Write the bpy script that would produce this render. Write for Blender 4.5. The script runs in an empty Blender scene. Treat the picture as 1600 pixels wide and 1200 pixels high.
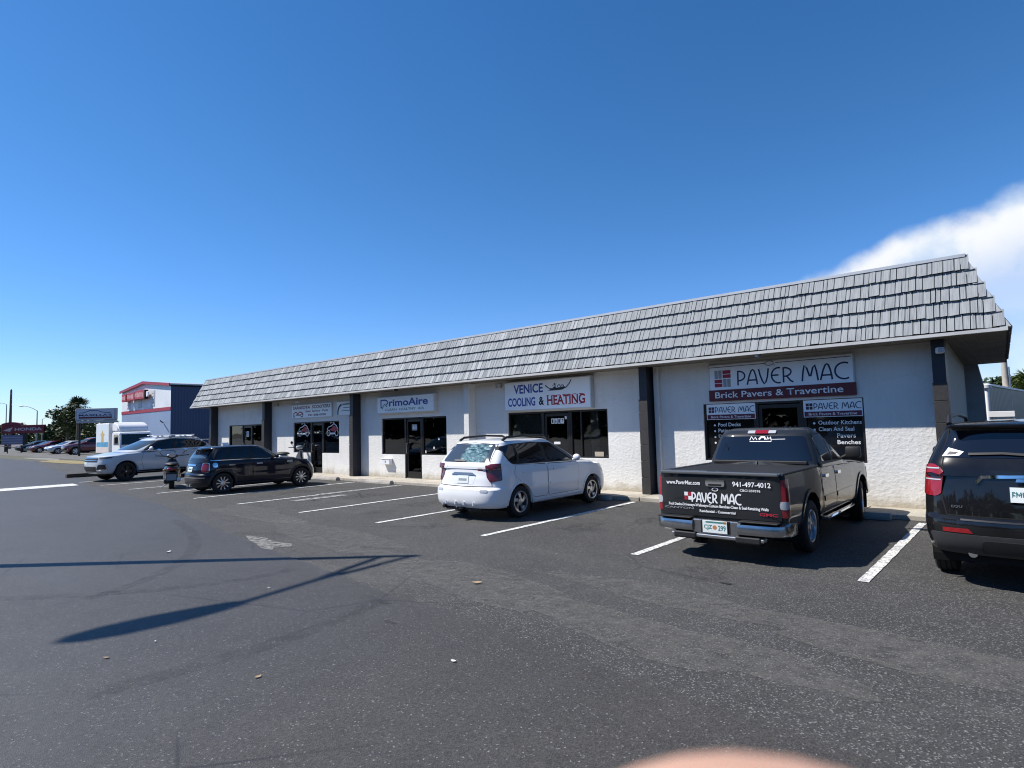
import bpy, bmesh, math, random
from mathutils import Vector, Matrix
from mathutils.bvhtree import BVHTree
R = math.radians
random.seed(7)
scene = bpy.context.scene
C = scene.collection

# ------------------------------------------------------------------ camera
CAM_H = 1.83
cam_data = bpy.data.cameras.new('camera')
cam = bpy.data.objects.new('camera', cam_data); C.objects.link(cam)
YAW, PITCH, ROLL, FPX = -0.71588, 0.06966, -0.02572, 937.1
_f = Vector((math.sin(YAW)*math.cos(PITCH), math.cos(YAW)*math.cos(PITCH), math.sin(PITCH)))
_r0 = Vector((math.cos(YAW), -math.sin(YAW), 0)); _u0 = _r0.cross(_f)
_r = _r0*math.cos(ROLL) + _u0*math.sin(ROLL); _u = -_r0*math.sin(ROLL) + _u0*math.cos(ROLL)
m = Matrix((( _r.x, _u.x, -_f.x, 0), (_r.y, _u.y, -_f.y, 0), (_r.z, _u.z, -_f.z, CAM_H), (0, 0, 0, 1)))
cam.matrix_world = m
cam_data.sensor_width = 36.0
cam_data.lens = 36.0*FPX/1600.0
cam_data.clip_start = 0.004
cam_data.clip_end = 3000
cam_data.dof.use_dof = True
cam_data.dof.focus_distance = 14.0
cam_data.dof.aperture_fstop = 36.0
scene.camera = cam

# ------------------------------------------------------------------ sun and sky
SUN_AZ, SUN_EL = 52.5, 51.0          # light travels towards +X,+Y
sd = bpy.data.lights.new('sun', 'SUN'); sd.energy = 5.0; sd.angle = R(0.53); sd.color = (1.0, 0.955, 0.89)
sun = bpy.data.objects.new('sun', sd); C.objects.link(sun)
_d = Vector((math.sin(R(SUN_AZ))*math.cos(R(SUN_EL)), math.cos(R(SUN_AZ))*math.cos(R(SUN_EL)), -math.sin(R(SUN_EL))))
sun.rotation_euler = _d.to_track_quat('-Z', 'Y').to_euler()
sun.location = (-20, -20, 30)

world = bpy.data.worlds.new('World'); scene.world = world
world.use_nodes = True
wt = world.node_tree; wt.nodes.clear()
def WN(t, **k):
    n = wt.nodes.new(t)
    for a, b in k.items(): setattr(n, a, b)
    return n
def wmath(op, a, b=None, c=None, clamp=False):
    n = WN('ShaderNodeMath', operation=op); n.use_clamp = clamp
    for i, v in enumerate((a, b, c)):
        if v is None: continue
        if isinstance(v, (int, float)): n.inputs[i].default_value = v
        else: wt.links.new(v, n.inputs[i])
    return n.outputs[0]
sky = WN('ShaderNodeTexSky', sky_type='NISHITA')
sky.sun_disc = False
sky.sun_elevation = R(SUN_EL); sky.sun_rotation = R(180+SUN_AZ)
sky.altitude = 0; sky.air_density = 1.0; sky.dust_density = 0.1; sky.ozone_density = 3.2
tc = WN('ShaderNodeTexCoord'); sep = WN('ShaderNodeSeparateXYZ'); wt.links.new(tc.outputs['Generated'], sep.inputs[0])
az = wmath('MULTIPLY', wmath('ARCTAN2', sep.outputs[0], sep.outputs[1]), 57.2958)      # degrees, 0 = +Y
el = wmath('MULTIPLY', wmath('ARCSINE', sep.outputs[2]), 57.2958)
nz = WN('ShaderNodeTexNoise'); nz.inputs['Scale'].default_value = 9.0; nz.inputs['Detail'].default_value = 7; nz.inputs['Roughness'].default_value = .55
wt.links.new(tc.outputs['Generated'], nz.inputs['Vector'])
nz2 = WN('ShaderNodeTexNoise'); nz2.inputs['Scale'].default_value = 2.6; nz2.inputs['Detail'].default_value = 4
wt.links.new(tc.outputs['Generated'], nz2.inputs['Vector'])
# upper edge of the cloud bank as a function of azimuth (a long anvil standing in the north)
edge = wmath('ADD', wmath('MULTIPLY', wmath('ADD', az, 15.4), 0.26), 12.1)
edge = wmath('MINIMUM', edge, 17.5)
edge = wmath('ADD', edge, wmath('MULTIPLY', wmath('SUBTRACT', nz.outputs[0], 0.5), 4.6))
depth = wmath('SUBTRACT', edge, el)
m1 = WN('ShaderNodeMapRange', interpolation_type='SMOOTHSTEP'); wt.links.new(depth, m1.inputs[0])
m1.inputs[1].default_value = -0.5; m1.inputs[2].default_value = 1.5
azlim = WN('ShaderNodeMapRange', interpolation_type='SMOOTHSTEP'); wt.links.new(az, azlim.inputs[0])
azlim.inputs[1].default_value = -19.5; azlim.inputs[2].default_value = -13.5
azlim2 = WN('ShaderNodeMapRange', interpolation_type='SMOOTHSTEP'); wt.links.new(az, azlim2.inputs[0])
azlim2.inputs[1].default_value = 75; azlim2.inputs[2].default_value = 45
fade = WN('ShaderNodeMapRange', interpolation_type='SMOOTHSTEP'); wt.links.new(wmath('ADD', depth, wmath('MULTIPLY', nz2.outputs[0], 3.0)), fade.inputs[0])
fade.inputs[1].default_value = 8.5; fade.inputs[2].default_value = 2.5; fade.inputs[3].default_value = 0.42; fade.inputs[4].default_value = 0.97
mask = wmath('MULTIPLY', wmath('MULTIPLY', m1.outputs[0], azlim.outputs[0]), wmath('MULTIPLY', azlim2.outputs[0], fade.outputs[0]))
hsv = WN('ShaderNodeHueSaturation'); hsv.inputs['Saturation'].default_value = 1.27
wt.links.new(sky.outputs[0], hsv.inputs['Color'])
mixc = WN('ShaderNodeMix', data_type='RGBA'); wt.links.new(mask, mixc.inputs[0])
lowm = WN('ShaderNodeMapRange', interpolation_type='SMOOTHSTEP'); wt.links.new(el, lowm.inputs[0]); lowm.inputs[1].default_value = -4; lowm.inputs[2].default_value = 26
tint = WN('ShaderNodeMix', data_type='RGBA'); wt.links.new(lowm.outputs[0], tint.inputs[0]); tint.inputs[6].default_value = (.76, .93, 1.36, 1); tint.inputs[7].default_value = (.90, 1.0, 1.10, 1)
graded = WN('ShaderNodeMix', data_type='RGBA', blend_type='MULTIPLY'); graded.inputs[0].default_value = 1.0
wt.links.new(hsv.outputs[0], graded.inputs[6]); wt.links.new(tint.outputs[2], graded.inputs[7])
wt.links.new(graded.outputs[2], mixc.inputs[6]); cl = WN('ShaderNodeMix', data_type='RGBA'); cl.inputs[6].default_value = (5.2, 6.2, 7.6, 1); cl.inputs[7].default_value = (7.7, 7.85, 8.0, 1)
nz3 = WN('ShaderNodeTexNoise'); nz3.inputs['Scale'].default_value = 14; nz3.inputs['Detail'].default_value = 6; wt.links.new(tc.outputs['Generated'], nz3.inputs['Vector'])
clm = WN('ShaderNodeMapRange', interpolation_type='SMOOTHSTEP'); wt.links.new(nz3.outputs[0], clm.inputs[0]); clm.inputs[1].default_value = .33; clm.inputs[2].default_value = .56
wt.links.new(clm.outputs[0], cl.inputs[0]); wt.links.new(cl.outputs[2], mixc.inputs[7])
bg = WN('ShaderNodeBackground'); bg.inputs['Strength'].default_value = 0.094
wt.links.new(mixc.outputs[2], bg.inputs['Color'])
wo = WN('ShaderNodeOutputWorld'); wt.links.new(bg.outputs[0], wo.inputs[0])

scene.view_settings.view_transform = 'Standard'
scene.view_settings.look = 'None'
scene.view_settings.gamma = 1.0
scene.view_settings.use_curve_mapping = False
scene.view_settings.exposure = 0.45
scene.cycles.pixel_filter_type = 'BLACKMAN_HARRIS'
scene.cycles.filter_width = 1.1
scene.cycles.max_bounces = 8
scene.cycles.transparent_max_bounces = 12
scene.cycles.caustics_reflective = False
scene.cycles.caustics_refractive = False

# ------------------------------------------------------------------ helpers
def tag(o, label=None, cat=None, group=None, kind=None):
    if label: o['label'] = label
    if cat: o['category'] = cat
    if group: o['group'] = group
    if kind: o['kind'] = kind
    return o
def empty(name, loc=(0, 0, 0), rz=0, label=None, cat=None, group=None, parent=None):
    o = bpy.data.objects.new(name, None); C.objects.link(o)
    o.location = loc; o.rotation_euler = (0, 0, rz); o.empty_display_size = .2
    if parent: o.parent = parent
    return tag(o, label, cat, group)
def mesh_obj(name, verts, faces, mat=None, parent=None, smooth=None):
    me = bpy.data.meshes.new(name)
    me.from_pydata([tuple(v) for v in verts], [], faces)
    me.validate(clean_customdata=False); me.update()
    if smooth is not None:
        me.shade_smooth() if hasattr(me, 'shade_smooth') else None
        me.set_sharp_from_angle(angle=R(smooth))
    o = bpy.data.objects.new(name, me); C.objects.link(o)
    if mat: me.materials.append(mat)
    if parent: o.parent = parent
    return o
def copy_tree(o, parent=None):
    c = o.copy(); C.objects.link(c); c.parent = parent
    for ch in list(o.children): copy_tree(ch, c)
    return c

class MB:
    def __init__(s): s.v = []; s.f = []
    def add(s, vs, fs):
        k = len(s.v); s.v += [Vector(v) for v in vs]; s.f += [tuple(i+k for i in f) for f in fs]; return s
    def box(s, x0, x1, y0, y1, z0, z1):
        vs = [(x, y, z) for z in (z0, z1) for y in (y0, y1) for x in (x0, x1)]
        return s.add(vs, [(0, 2, 3, 1), (4, 5, 7, 6), (0, 1, 5, 4), (2, 6, 7, 3), (0, 4, 6, 2), (1, 3, 7, 5)])
    def bbox(s, x0, x1, y0, y1, z0, z1, b=.01):      # box with chamfered edges
        cx, cy, cz = (x0+x1)/2, (y0+y1)/2, (z0+z1)/2
        hx, hy, hz = (x1-x0)/2, (y1-y0)/2, (z1-z0)/2
        bm = bmesh.new(); bmesh.ops.create_cube(bm, size=2)
        for v in bm.verts: v.co = Vector((v.co.x*hx, v.co.y*hy, v.co.z*hz))
        bmesh.ops.bevel(bm, geom=bm.edges[:], offset=b, segments=2, affect='EDGES', profile=.5)
        bm.verts.index_update()
        s.add([v.co + Vector((cx, cy, cz)) for v in bm.verts], [tuple(v.index for v in f.verts) for f in bm.faces])
        bm.free(); return s
    def prism(s, poly, a, b, axis='y'):
        """poly of 2D points; axis y: (x,z) extruded a..b along y; axis x: (y,z); axis z: (x,y)"""
        n = len(poly)
        def P(p, t): return (p[0], t, p[1]) if axis == 'y' else ((t, p[0], p[1]) if axis == 'x' else (p[0], p[1], t))
        vs = [P(p, a) for p in poly] + [P(p, b) for p in poly]
        fs = [tuple(range(n)), tuple(range(2*n-1, n-1, -1))] + [(i, i+n, (i+1) % n+n, (i+1) % n) for i in range(n)]
        return s.add(vs, fs)
    def tube(s, pts, rad, n=8, cap=True):
        pts = [Vector(p) for p in pts]; k = len(pts); rads = rad if isinstance(rad, (list, tuple)) else [rad]*k
        rings = []; prev = None
        for i, p in enumerate(pts):
            t = (pts[min(i+1, k-1)] - pts[max(i-1, 0)]).normalized()
            if prev is None:
                a = Vector((0, 0, 1)) if abs(t.z) < .9 else Vector((1, 0, 0))
                u = t.cross(a).normalized()
            else:
                u = (prev - t*prev.dot(t)).normalized()
            prev = u; w = t.cross(u)
            rings.append([p + (u*math.cos(2*math.pi*j/n) + w*math.sin(2*math.pi*j/n))*rads[i] for j in range(n)])
        vs = [q for r_ in rings for q in r_]
        fs = [(i*n+j, i*n+(j+1) % n, (i+1)*n+(j+1) % n, (i+1)*n+j) for i in range(k-1) for j in range(n)]
        if cap: fs += [tuple(range(n-1, -1, -1)), tuple((k-1)*n+j for j in range(n))]
        return s.add(vs, fs)
    def lathe(s, prof, n=32, axis='x', c=(0, 0, 0), closed=False):
        """prof list of (along, radius)"""
        vs = []
        for a, r_ in prof:
            for j in range(n):
                t = 2*math.pi*j/n; p, q = r_*math.cos(t), r_*math.sin(t)
                vs.append({'x': (c[0]+a, c[1]+p, c[2]+q), 'y': (c[0]+p, c[1]+a, c[2]+q), 'z': (c[0]+p, c[1]+q, c[2]+a)}[axis])
        k = len(prof); fs = []
        for i in range(k if closed else k-1):
            i2 = (i+1) % k
            for j in range(n): fs.append((i*n+j, i2*n+j, i2*n+(j+1) % n, i*n+(j+1) % n))
        return s.add(vs, fs)
    def ell(s, c, r_, n=12, mrow=8):
        vs = [(c[0], c[1], c[2]-r_[2])]; fs = []
        for i in range(1, mrow):
            ph = -math.pi/2 + math.pi*i/mrow
            for j in range(n):
                t = 2*math.pi*j/n
                vs.append((c[0]+r_[0]*math.cos(ph)*math.cos(t), c[1]+r_[1]*math.cos(ph)*math.sin(t), c[2]+r_[2]*math.sin(ph)))
        vs.append((c[0], c[1], c[2]+r_[2])); L = len(vs)-1
        for j in range(n): fs.append((0, 1+(j+1) % n, 1+j)); fs.append((L, L-n+j, L-n+(j+1) % n))
        for i in range(mrow-2):
            for j in range(n): a = 1+i*n; fs.append((a+j, a+(j+1) % n, a+n+(j+1) % n, a+n+j))
        return s.add(vs, fs)
    def xform(s, M):
        s.v = [M @ v for v in s.v]; return s
    def build(s, name, mat=None, parent=None, smooth=None):
        return mesh_obj(name, s.v, s.f, mat, parent, smooth)

# ------------------------------------------------------------------ materials
class NT:
    def __init__(s, name):
        s.m = bpy.data.materials.new(name); s.m.use_nodes = True; s.t = s.m.node_tree; s.t.nodes.clear()
        s.out = s.n('ShaderNodeOutputMaterial')
    def n(s, t, **k):
        x = s.t.nodes.new(t)
        for a, b in k.items():
            if a in x.inputs: x.inputs[a].default_value = b
            else: setattr(x, a, b)
        return x
    def l(s, a, b): s.t.links.new(a, b)
    def coords(s, kind='obj', scale=(1, 1, 1)):
        if kind == 'pos': o = s.n('ShaderNodeNewGeometry').outputs['Position']
        else: o = s.n('ShaderNodeTexCoord').outputs['Object']
        mp = s.n('ShaderNodeMapping'); mp.inputs['Scale'].default_value = scale; s.l(o, mp.inputs[0]); return mp.outputs[0]
    def noise(s, vec, scale, detail=4, rough=.55):
        x = s.n('ShaderNodeTexNoise'); x.inputs['Scale'].default_value = scale; x.inputs['Detail'].default_value = detail; x.inputs['Roughness'].default_value = rough
        s.l(vec, x.inputs['Vector']); return x.outputs[0]
    def ramp(s, fac, stops):
        x = s.n('ShaderNodeValToRGB'); e = x.color_ramp.elements
        e[0].position, e[0].color = stops[0][0], (*stops[0][1], 1)
        e[1].position, e[1].color = stops[-1][0], (*stops[-1][1], 1)
        for p, c in stops[1:-1]:
            q = e.new(p); q.color = (*c, 1)
        s.l(fac, x.inputs[0]); return x.outputs[0]
    def mix(s, fac, a, b, mode='MIX'):
        x = s.n('ShaderNodeMix', data_type='RGBA', blend_type=mode)
        for v, i in ((fac, 0), (a, 6), (b, 7)):
            if isinstance(v, (int, float)): x.inputs[i].default_value = v
            elif isinstance(v, tuple): x.inputs[i].default_value = (*v, 1)
            else: s.l(v, x.inputs[i])
        return x.outputs[2]
    def bump(s, h, strength=.3, dist=.01, prev=None):
        x = s.n('ShaderNodeBump'); x.inputs['Strength'].default_value = strength; x.inputs['Distance'].default_value = dist
        s.l(h, x.inputs['Height'])
        if prev is not None: s.l(prev, x.inputs['Normal'])
        return x.outputs[0]
    def bsdf(s, color, rough=.6, normal=None, **k):
        x = s.n('ShaderNodeBsdfPrincipled')
        if isinstance(color, tuple): x.inputs['Base Color'].default_value = (*color, 1)
        else: s.l(color, x.inputs['Base Color'])
        if isinstance(rough, (int, float)): x.inputs['Roughness'].default_value = rough
        else: s.l(rough, x.inputs['Roughness'])
        if normal is not None: s.l(normal, x.inputs['Normal'])
        for a, b in k.items():
            nm = {'metal': 'Metallic', 'spec': 'Specular IOR Level', 'coat': 'Coat Weight', 'coatr': 'Coat Roughness', 'em': 'Emission Strength', 'ior': 'IOR'}[a]
            x.inputs[nm].default_value = b
        s.l(x.outputs[0], s.out.inputs[0]); return x
def simple(name, color, rough=.5, var=.0, vscale=6, bump=0, bscale=60, **k):
    n = NT(name)
    if var or bump: v = n.coords()
    col = color
    if var:
        f = n.noise(v, vscale, 5)
        col = n.ramp(f, [(.25, tuple(c*(1-var) for c in color)), (.75, tuple(min(1, c*(1+var)) for c in color))])
    nm = n.bump(n.noise(v, bscale, 3), bump, .004) if bump else None
    n.bsdf(col, rough, nm, **k); return n.m
def paint(name, color, metal=0.0, rough=.35, coat=1.0):
    n = NT(name); v = n.coords()
    f = n.noise(v, 3.0, 5)
    r_ = n.n('ShaderNodeMapRange'); n.l(f, r_.inputs[0]); r_.inputs[3].default_value = rough*.8; r_.inputs[4].default_value = rough*1.25
    d = n.ramp(n.noise(v, 1.7, 6, .65), [(.35, color), (.8, tuple(c*.93+.012 for c in color))])
    n.bsdf(d, r_.outputs[0], None, metal=metal, coat=coat, coatr=.04, spec=.5 if coat > .9 else .08); return n.m
def glassy(name, color=(.008, .009, .011), rough=.03, spec=.5):
    n = NT(name); n.bsdf(color, rough, None, spec=spec, coat=.4, coatr=.02); return n.m

M = {}
def asphalt(name, lo, hi, speck, dens, stain, rough=.9, crack=.7):
    n = NT(name); v = n.coords('pos')
    big = n.noise(v, .35, 5, .6); mid = n.noise(v, 2.3, 5, .65)
    base = n.mix(.5, n.ramp(big, [(.3, lo), (.7, hi)]), n.ramp(mid, [(.3, lo), (.72, hi)]))
    vo = n.n('ShaderNodeTexVoronoi', feature='F1'); vo.inputs['Scale'].default_value = 105; n.l(v, vo.inputs['Vector'])
    cellr = n.n('ShaderNodeSeparateColor'); n.l(vo.outputs['Color'], cellr.inputs[0])
    sp = n.ramp(cellr.outputs[0], [(0, (0, 0, 0)), (dens, (0, 0, 0)), (min(.999, dens+.06), (1, 1, 1))])
    dk = n.ramp(cellr.outputs[1], [(0, (.66, .66, .66)), (.5, (1.0, 1.0, 1.0)), (1, (1.36, 1.36, 1.35))])
    c = n.mix(1.0, base, dk, 'MULTIPLY')
    c = n.mix(sp, c, speck)
    st = n.ramp(n.noise(n.coords('pos', (.25, .9, 1)), .9, 6, .68), [(.54, (0, 0, 0)), (.74, (1, 1, 1))])
    c = n.mix(n.mix(1.0, st, (.55, .55, .55), 'MULTIPLY'), c, stain)
    dark = n.ramp(n.noise(v, .8, 5, .7), [(.60, (0, 0, 0)), (.72, (1, 1, 1))])
    c = n.mix(n.mix(1.0, dark, (.35, .35, .35), 'MULTIPLY'), c, tuple(x*.55 for x in lo))
    wv = n.mix(.12, v, n.n('ShaderNodeTexNoise', Scale=1.3, Detail=5).outputs['Color'])
    vc = n.n('ShaderNodeTexVoronoi', feature='DISTANCE_TO_EDGE'); vc.inputs['Scale'].default_value = .42; n.l(wv, vc.inputs['Vector'])
    ck = n.ramp(vc.outputs['Distance'], [(.0, (1, 1, 1)), (.0035, (.6, .6, .6)), (.006, (0, 0, 0))])
    ck = n.mix(1.0, ck, n.ramp(n.noise(v, .45, 3), [(.50, (0, 0, 0)), (.60, (1, 1, 1))]), 'MULTIPLY')
    c = n.mix(n.mix(1.0, ck, (crack,)*3, 'MULTIPLY'), c, (.015, .015, .015))
    h = n.mix(.5, vo.outputs['Distance'], n.noise(v, 160, 3))
    b = n.bump(h, .8, .004); b = n.bump(mid, .25, .02, b)
    n.bsdf(c, rough, b, spec=.3 if rough > .7 else .38); return n.m
M['lot'] = asphalt('old_asphalt', (.038, .037, .0355), (.066, .0645, .062), (.18, .175, .168), .885, (.105, .102, .095), .8)
M['road'] = asphalt('sealed_asphalt', (.046, .0425, .038), (.064, .0595, .0535), (.20, .20, .20), .97, (.064, .064, .064), .56)
def concrete(name, col, dirt):
    n = NT(name); v = n.coords('pos')
    c = n.ramp(n.noise(v, 1.6, 7, .65), [(.25, dirt), (.6, col), (.85, tuple(min(1, x*1.12) for x in col))])
    c = n.mix(n.ramp(n.noise(v, 34, 3), [(.35, (.8, .8, .8)), (.7, (1, 1, 1))]), (0, 0, 0), c) if False else n.mix(1.0, c, n.ramp(n.noise(v, 40, 3), [(.3, (.78, .78, .78)), (.6, (1, 1, 1))]), 'MULTIPLY')
    n.bsdf(c, .9, n.bump(n.noise(v, 70, 4), .5, .004), spec=.2); return n.m
M['walk'] = concrete('walk_concrete', (.50, .46, .39), (.30, .27, .22))
M['stop'] = concrete('stop_concrete', (.46, .43, .38), (.24, .22, .2))
def stripe_mat():
    n = NT('road_paint'); v = n.coords('pos')
    w = n.ramp(n.noise(v, 22, 6, .7), [(.40, (0, 0, 0)), (.53, (1, 1, 1))])
    w2 = n.ramp(n.noise(v, 3.0, 5, .6), [(.30, (.35, .35, .35)), (.52, (1, 1, 1))])
    c = n.mix(n.mix(1.0, w, w2, 'MULTIPLY'), (.22, .22, .215), (.74, .74, .72))
    n.bsdf(c, .75, n.bump(n.noise(v, 90, 3), .5, .003)); return n.m
M['stripe'] = stripe_mat()
def worn():
    n = NT('worn_paint'); v = n.coords('pos')
    w = n.ramp(n.noise(v, 9, 7, .75), [(.44, (0, 0, 0)), (.60, (1, 1, 1))])
    n.bsdf(n.mix(w, (.075, .074, .072), (.42, .415, .40)), .85, n.bump(n.noise(v, 90, 3), .5, .003)); return n.m
M['worn'] = worn()
def stucco():
    n = NT('stucco'); v = n.coords('pos')
    c = n.ramp(n.noise(v, .9, 6, .6), [(.25, (.67, .655, .62)), (.65, (.765, .75, .715))])
    c = n.mix(1.0, c, n.ramp(n.noise(n.coords('pos', (7, 7, .5)), 1.0, 5, .7), [(.30, (.945, .94, .93)), (.55, (1, 1, 1))]), 'MULTIPLY')
    sx = n.n('ShaderNodeSeparateXYZ'); n.l(n.n('ShaderNodeNewGeometry').outputs['Position'], sx.inputs[0])
    zz = n.n('ShaderNodeMath', operation='MULTIPLY_ADD'); n.l(n.noise(v, 3.5, 6, .7), zz.inputs[0]); zz.inputs[1].default_value = .55; n.l(sx.outputs[2], zz.inputs[2])
    splash = n.ramp(zz.outputs[0], [(.36, (.60, .55, .46)), (.62, (1, 1, 1))])
    c = n.mix(1.0, c, splash, 'MULTIPLY')
    wv = n.mix(.10, v, n.n('ShaderNodeTexNoise', Scale=2.2, Detail=5).outputs['Color'])
    vc = n.n('ShaderNodeTexVoronoi', feature='DISTANCE_TO_EDGE'); vc.inputs['Scale'].default_value = .55; n.l(wv, vc.inputs['Vector'])
    ck = n.ramp(vc.outputs['Distance'], [(.0, (.90, .89, .88)), (.003, (1, 1, 1))])
    c = n.mix(n.ramp(n.noise(v, .6, 3), [(.50, (0, 0, 0)), (.58, (1, 1, 1))]), c, n.mix(1.0, c, ck, 'MULTIPLY'))
    pt = n.ramp(n.noise(v, .55, 2, .4), [(.57, (0, 0, 0)), (.585, (.35, .35, .35))])
    c = n.mix(pt, c, (.74, .73, .70))
    vv = n.coords('pos', (1, 1, 1.25))
    a = n.ramp(n.noise(vv, 13, 4, .55), [(.44, (0, 0, 0)), (.62, (1, 1, 1))])
    b2 = n.noise(vv, 60, 4, .6)
    h = n.mix(.35, a, b2)
    n.bsdf(c, .92, n.bump(h, .6, .007), spec=.15); return n.m
M['stucco'] = stucco()
def shingle():
    n = NT('shake_shingle'); g = n.n('ShaderNodeNewGeometry')
    v = n.coords('pos', (46, 2.2, 2.2)); grain = n.noise(v, 1.0, 5, .7)
    v2 = n.coords('pos', (15, 1.2, 1.2)); g2 = n.noise(v2, 1.0, 4, .6)
    isl = g.outputs['Random Per Island']
    c = n.ramp(isl, [(0, (.22, .236, .243)), (.5, (.30, .314, .32)), (1, (.385, .398, .40))])
    c = n.mix(1.0, c, n.ramp(grain, [(.30, (.60, .61, .63)), (.5, (1, 1, 1)), (.75, (1.16, 1.16, 1.15))]), 'MULTIPLY')
    c = n.mix(1.0, c, n.ramp(g2, [(.3, (.82, .83, .85)), (.6, (1.05, 1.05, 1.05))]), 'MULTIPLY')
    n.bsdf(c, .8, n.bump(grain, .8, .008), spec=.2); return n.m
M['shingle'] = shingle()
M['under'] = simple('roof_underlay', (.02, .021, .024), .9)
M['fascia'] = simple('fascia_paint', (.52, .52, .51), .7, .12, 3)
M['cap'] = simple('metal_cap', (.55, .56, .57), .45, .08, 2, metal=.3)
def soffit():
    n = NT('soffit_boards'); v = n.coords('pos')
    w = n.n('ShaderNodeTexWave', wave_type='BANDS', bands_direction='X'); w.inputs['Scale'].default_value = 1.6; w.inputs['Distortion'].default_value = .0; n.l(n.coords('pos', (3, 1, 1)), w.inputs['Vector'])
    n.bsdf(n.ramp(n.noise(v, 2, 5), [(.3, (.14, .125, .10)), (.7, (.20, .18, .15))]), .85, n.bump(w.outputs[0], .4, .01)); return n.m
M['soffit'] = soffit()
M['navy'] = simple('navy_paint', (.012, .014, .022), .5, .2, 4)
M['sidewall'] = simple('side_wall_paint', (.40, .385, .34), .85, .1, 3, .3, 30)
M['tile'] = simple('column_tile', (.030, .027, .026), .6, .28, 16, .3, 60)
M['bronze'] = simple('bronze_frame', (.03, .027, .025), .4, .2, 6, metal=.5)
M['alu'] = simple('aluminium', (.5, .5, .5), .35, metal=1)
def shopglass(name, tint, refl=1.0):
    n = NT(name)
    tr = n.n('ShaderNodeBsdfTransparent'); tr.inputs[0].default_value = (*tint, 1)
    gl = n.n('ShaderNodeBsdfGlossy'); gl.inputs['Roughness'].default_value = .015; gl.inputs[0].default_value = (.9, .93, .95, 1)
    fr = n.n('ShaderNodeFresnel'); fr.inputs[0].default_value = 1.52
    nv = n.bump(n.noise(n.coords('pos'), 1.1, 2), .05, .05); n.l(nv, gl.inputs['Normal'])
    mx = n.n('ShaderNodeMixShader'); n.l(fr.outputs[0], mx.inputs[0]); n.l(tr.outputs[0], mx.inputs[1]); n.l(gl.outputs[0], mx.inputs[2])
    n.l(mx.outputs[0], n.out.inputs[0]); return n.m
M['shopglass'] = shopglass('shop_glass', (.62, .63, .63))
M['film'] = glassy('black_window_film', (.006, .006, .007), .08, .4)
M['glass'] = glassy('car_glass')
M['glassb'] = glassy('truck_glass', (.006, .008, .014), .02, .6)
M['wsglass'] = glassy('windshield_glass', (.05, .075, .10), .03, .6)
M['black'] = simple('black_plastic', (.012, .012, .013), .55, .2, 20)
M['seam'] = simple('panel_gap', (.004, .004, .004), .9)
M['rubber'] = simple('tyre_rubber', (.018, .018, .018), .85, .25, 10, .3, 80)
M['chrome'] = simple('chrome', (.75, .76, .78), .08, metal=1)
M['dullchrome'] = simple('dull_chrome', (.42, .425, .43), .24, .12, 9, metal=1)
M['steel'] = simple('wheel_alloy', (.52, .53, .55), .28, .1, 8, metal=.9)
M['dkalloy'] = simple('dark_alloy', (.03, .03, .032), .35, metal=.6)
def lens(name, color):
    n = NT(name); v = n.coords()
    w = n.n('ShaderNodeTexWave', wave_type='BANDS', bands_direction='Z'); w.inputs['Scale'].default_value = 28; n.l(v, w.inputs['Vector'])
    n.bsdf(n.ramp(w.outputs[0], [(.0, tuple(c*.55 for c in color)), (1, color)]), .12, n.bump(w.outputs[0], .3, .004), coat=1, coatr=.02); return n.m
M['redlens'] = lens('red_lens', (.33, .008, .012))
M['dkred'] = lens('dark_red_lens', (.15, .004, .006))
M['clear'] = lens('clear_lens', (.55, .56, .58))
M['amber'] = lens('amber_lens', (.5, .2, .02))
M['white'] = simple('white_enamel', (.78, .78, .78), .45, .05, 4)
M['plate'] = simple('plate_white', (.72, .76, .74), .4)
def flat(name, c, r_=.5): return simple(name, c, r_)
M['txt_navy'] = flat('ink_navy', (.012, .018, .06)); M['txt_blue'] = flat('ink_blue', (.03, .06, .30)); M['txt_red'] = flat('ink_red', (.34, .012, .03))
M['txt_maroon'] = flat('ink_maroon', (.10, .006, .014)); M['txt_black'] = flat('ink_black', (.012, .012, .014)); M['txt_white'] = flat('ink_white', (.80, .80, .80))
M['txt_green'] = flat('ink_green', (.05, .14, .10)); M['txt_teal'] = flat('ink_teal', (.05, .20, .19)); M['grey'] = flat('ink_grey', (.30, .32, .34)); M['txt_purple'] = flat('ink_purple', (.11, .008, .03))
M['txt_orange'] = flat('ink_orange', (.50, .20, .06))
M['signw'] = simple('sign_face', (.88, .89, .90), .35, .04, 2)
M['signedge'] = simple('sign_edge', (.55, .57, .58), .5, .08, 4)

# ------------------------------------------------------------------ lettering
def text(s, x0, x1, z0, z1, y, mat, parent, name='lettering', bold=.0, shear=0., keep=False, flip=1, top=None):
    """flat lettering in the plane y (facing -Y), fitted to the rectangle; optional slope between ends"""
    cu = bpy.data.curves.new('t', 'FONT'); cu.body = s; cu.offset = bold; cu.shear = shear; cu.resolution_u = 3
    to = bpy.data.objects.new('t', cu); C.objects.link(to)
    dg = bpy.context.evaluated_depsgraph_get()
    me = bpy.data.meshes.new_from_object(to.evaluated_get(dg))
    bpy.data.objects.remove(to); bpy.data.curves.remove(cu)
    xs = [v.co.x for v in me.vertices]; ys = [v.co.y for v in me.vertices]
    if not xs: return None
    ax, bx, ay, by = min(xs), max(xs), min(ys), max(ys)
    sx, sy = (x1-x0)/(bx-ax), (z1-z0)/(by-ay)
    for v in me.vertices:
        v.co = Vector((x0+(v.co.x-ax)*sx, y, z0+(v.co.y-ay)*sy))
    me.name = name; me.materials.clear(); me.materials.append(mat)
    o = bpy.data.objects.new(name, me); C.objects.link(o); o.parent = parent
    return o
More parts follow.
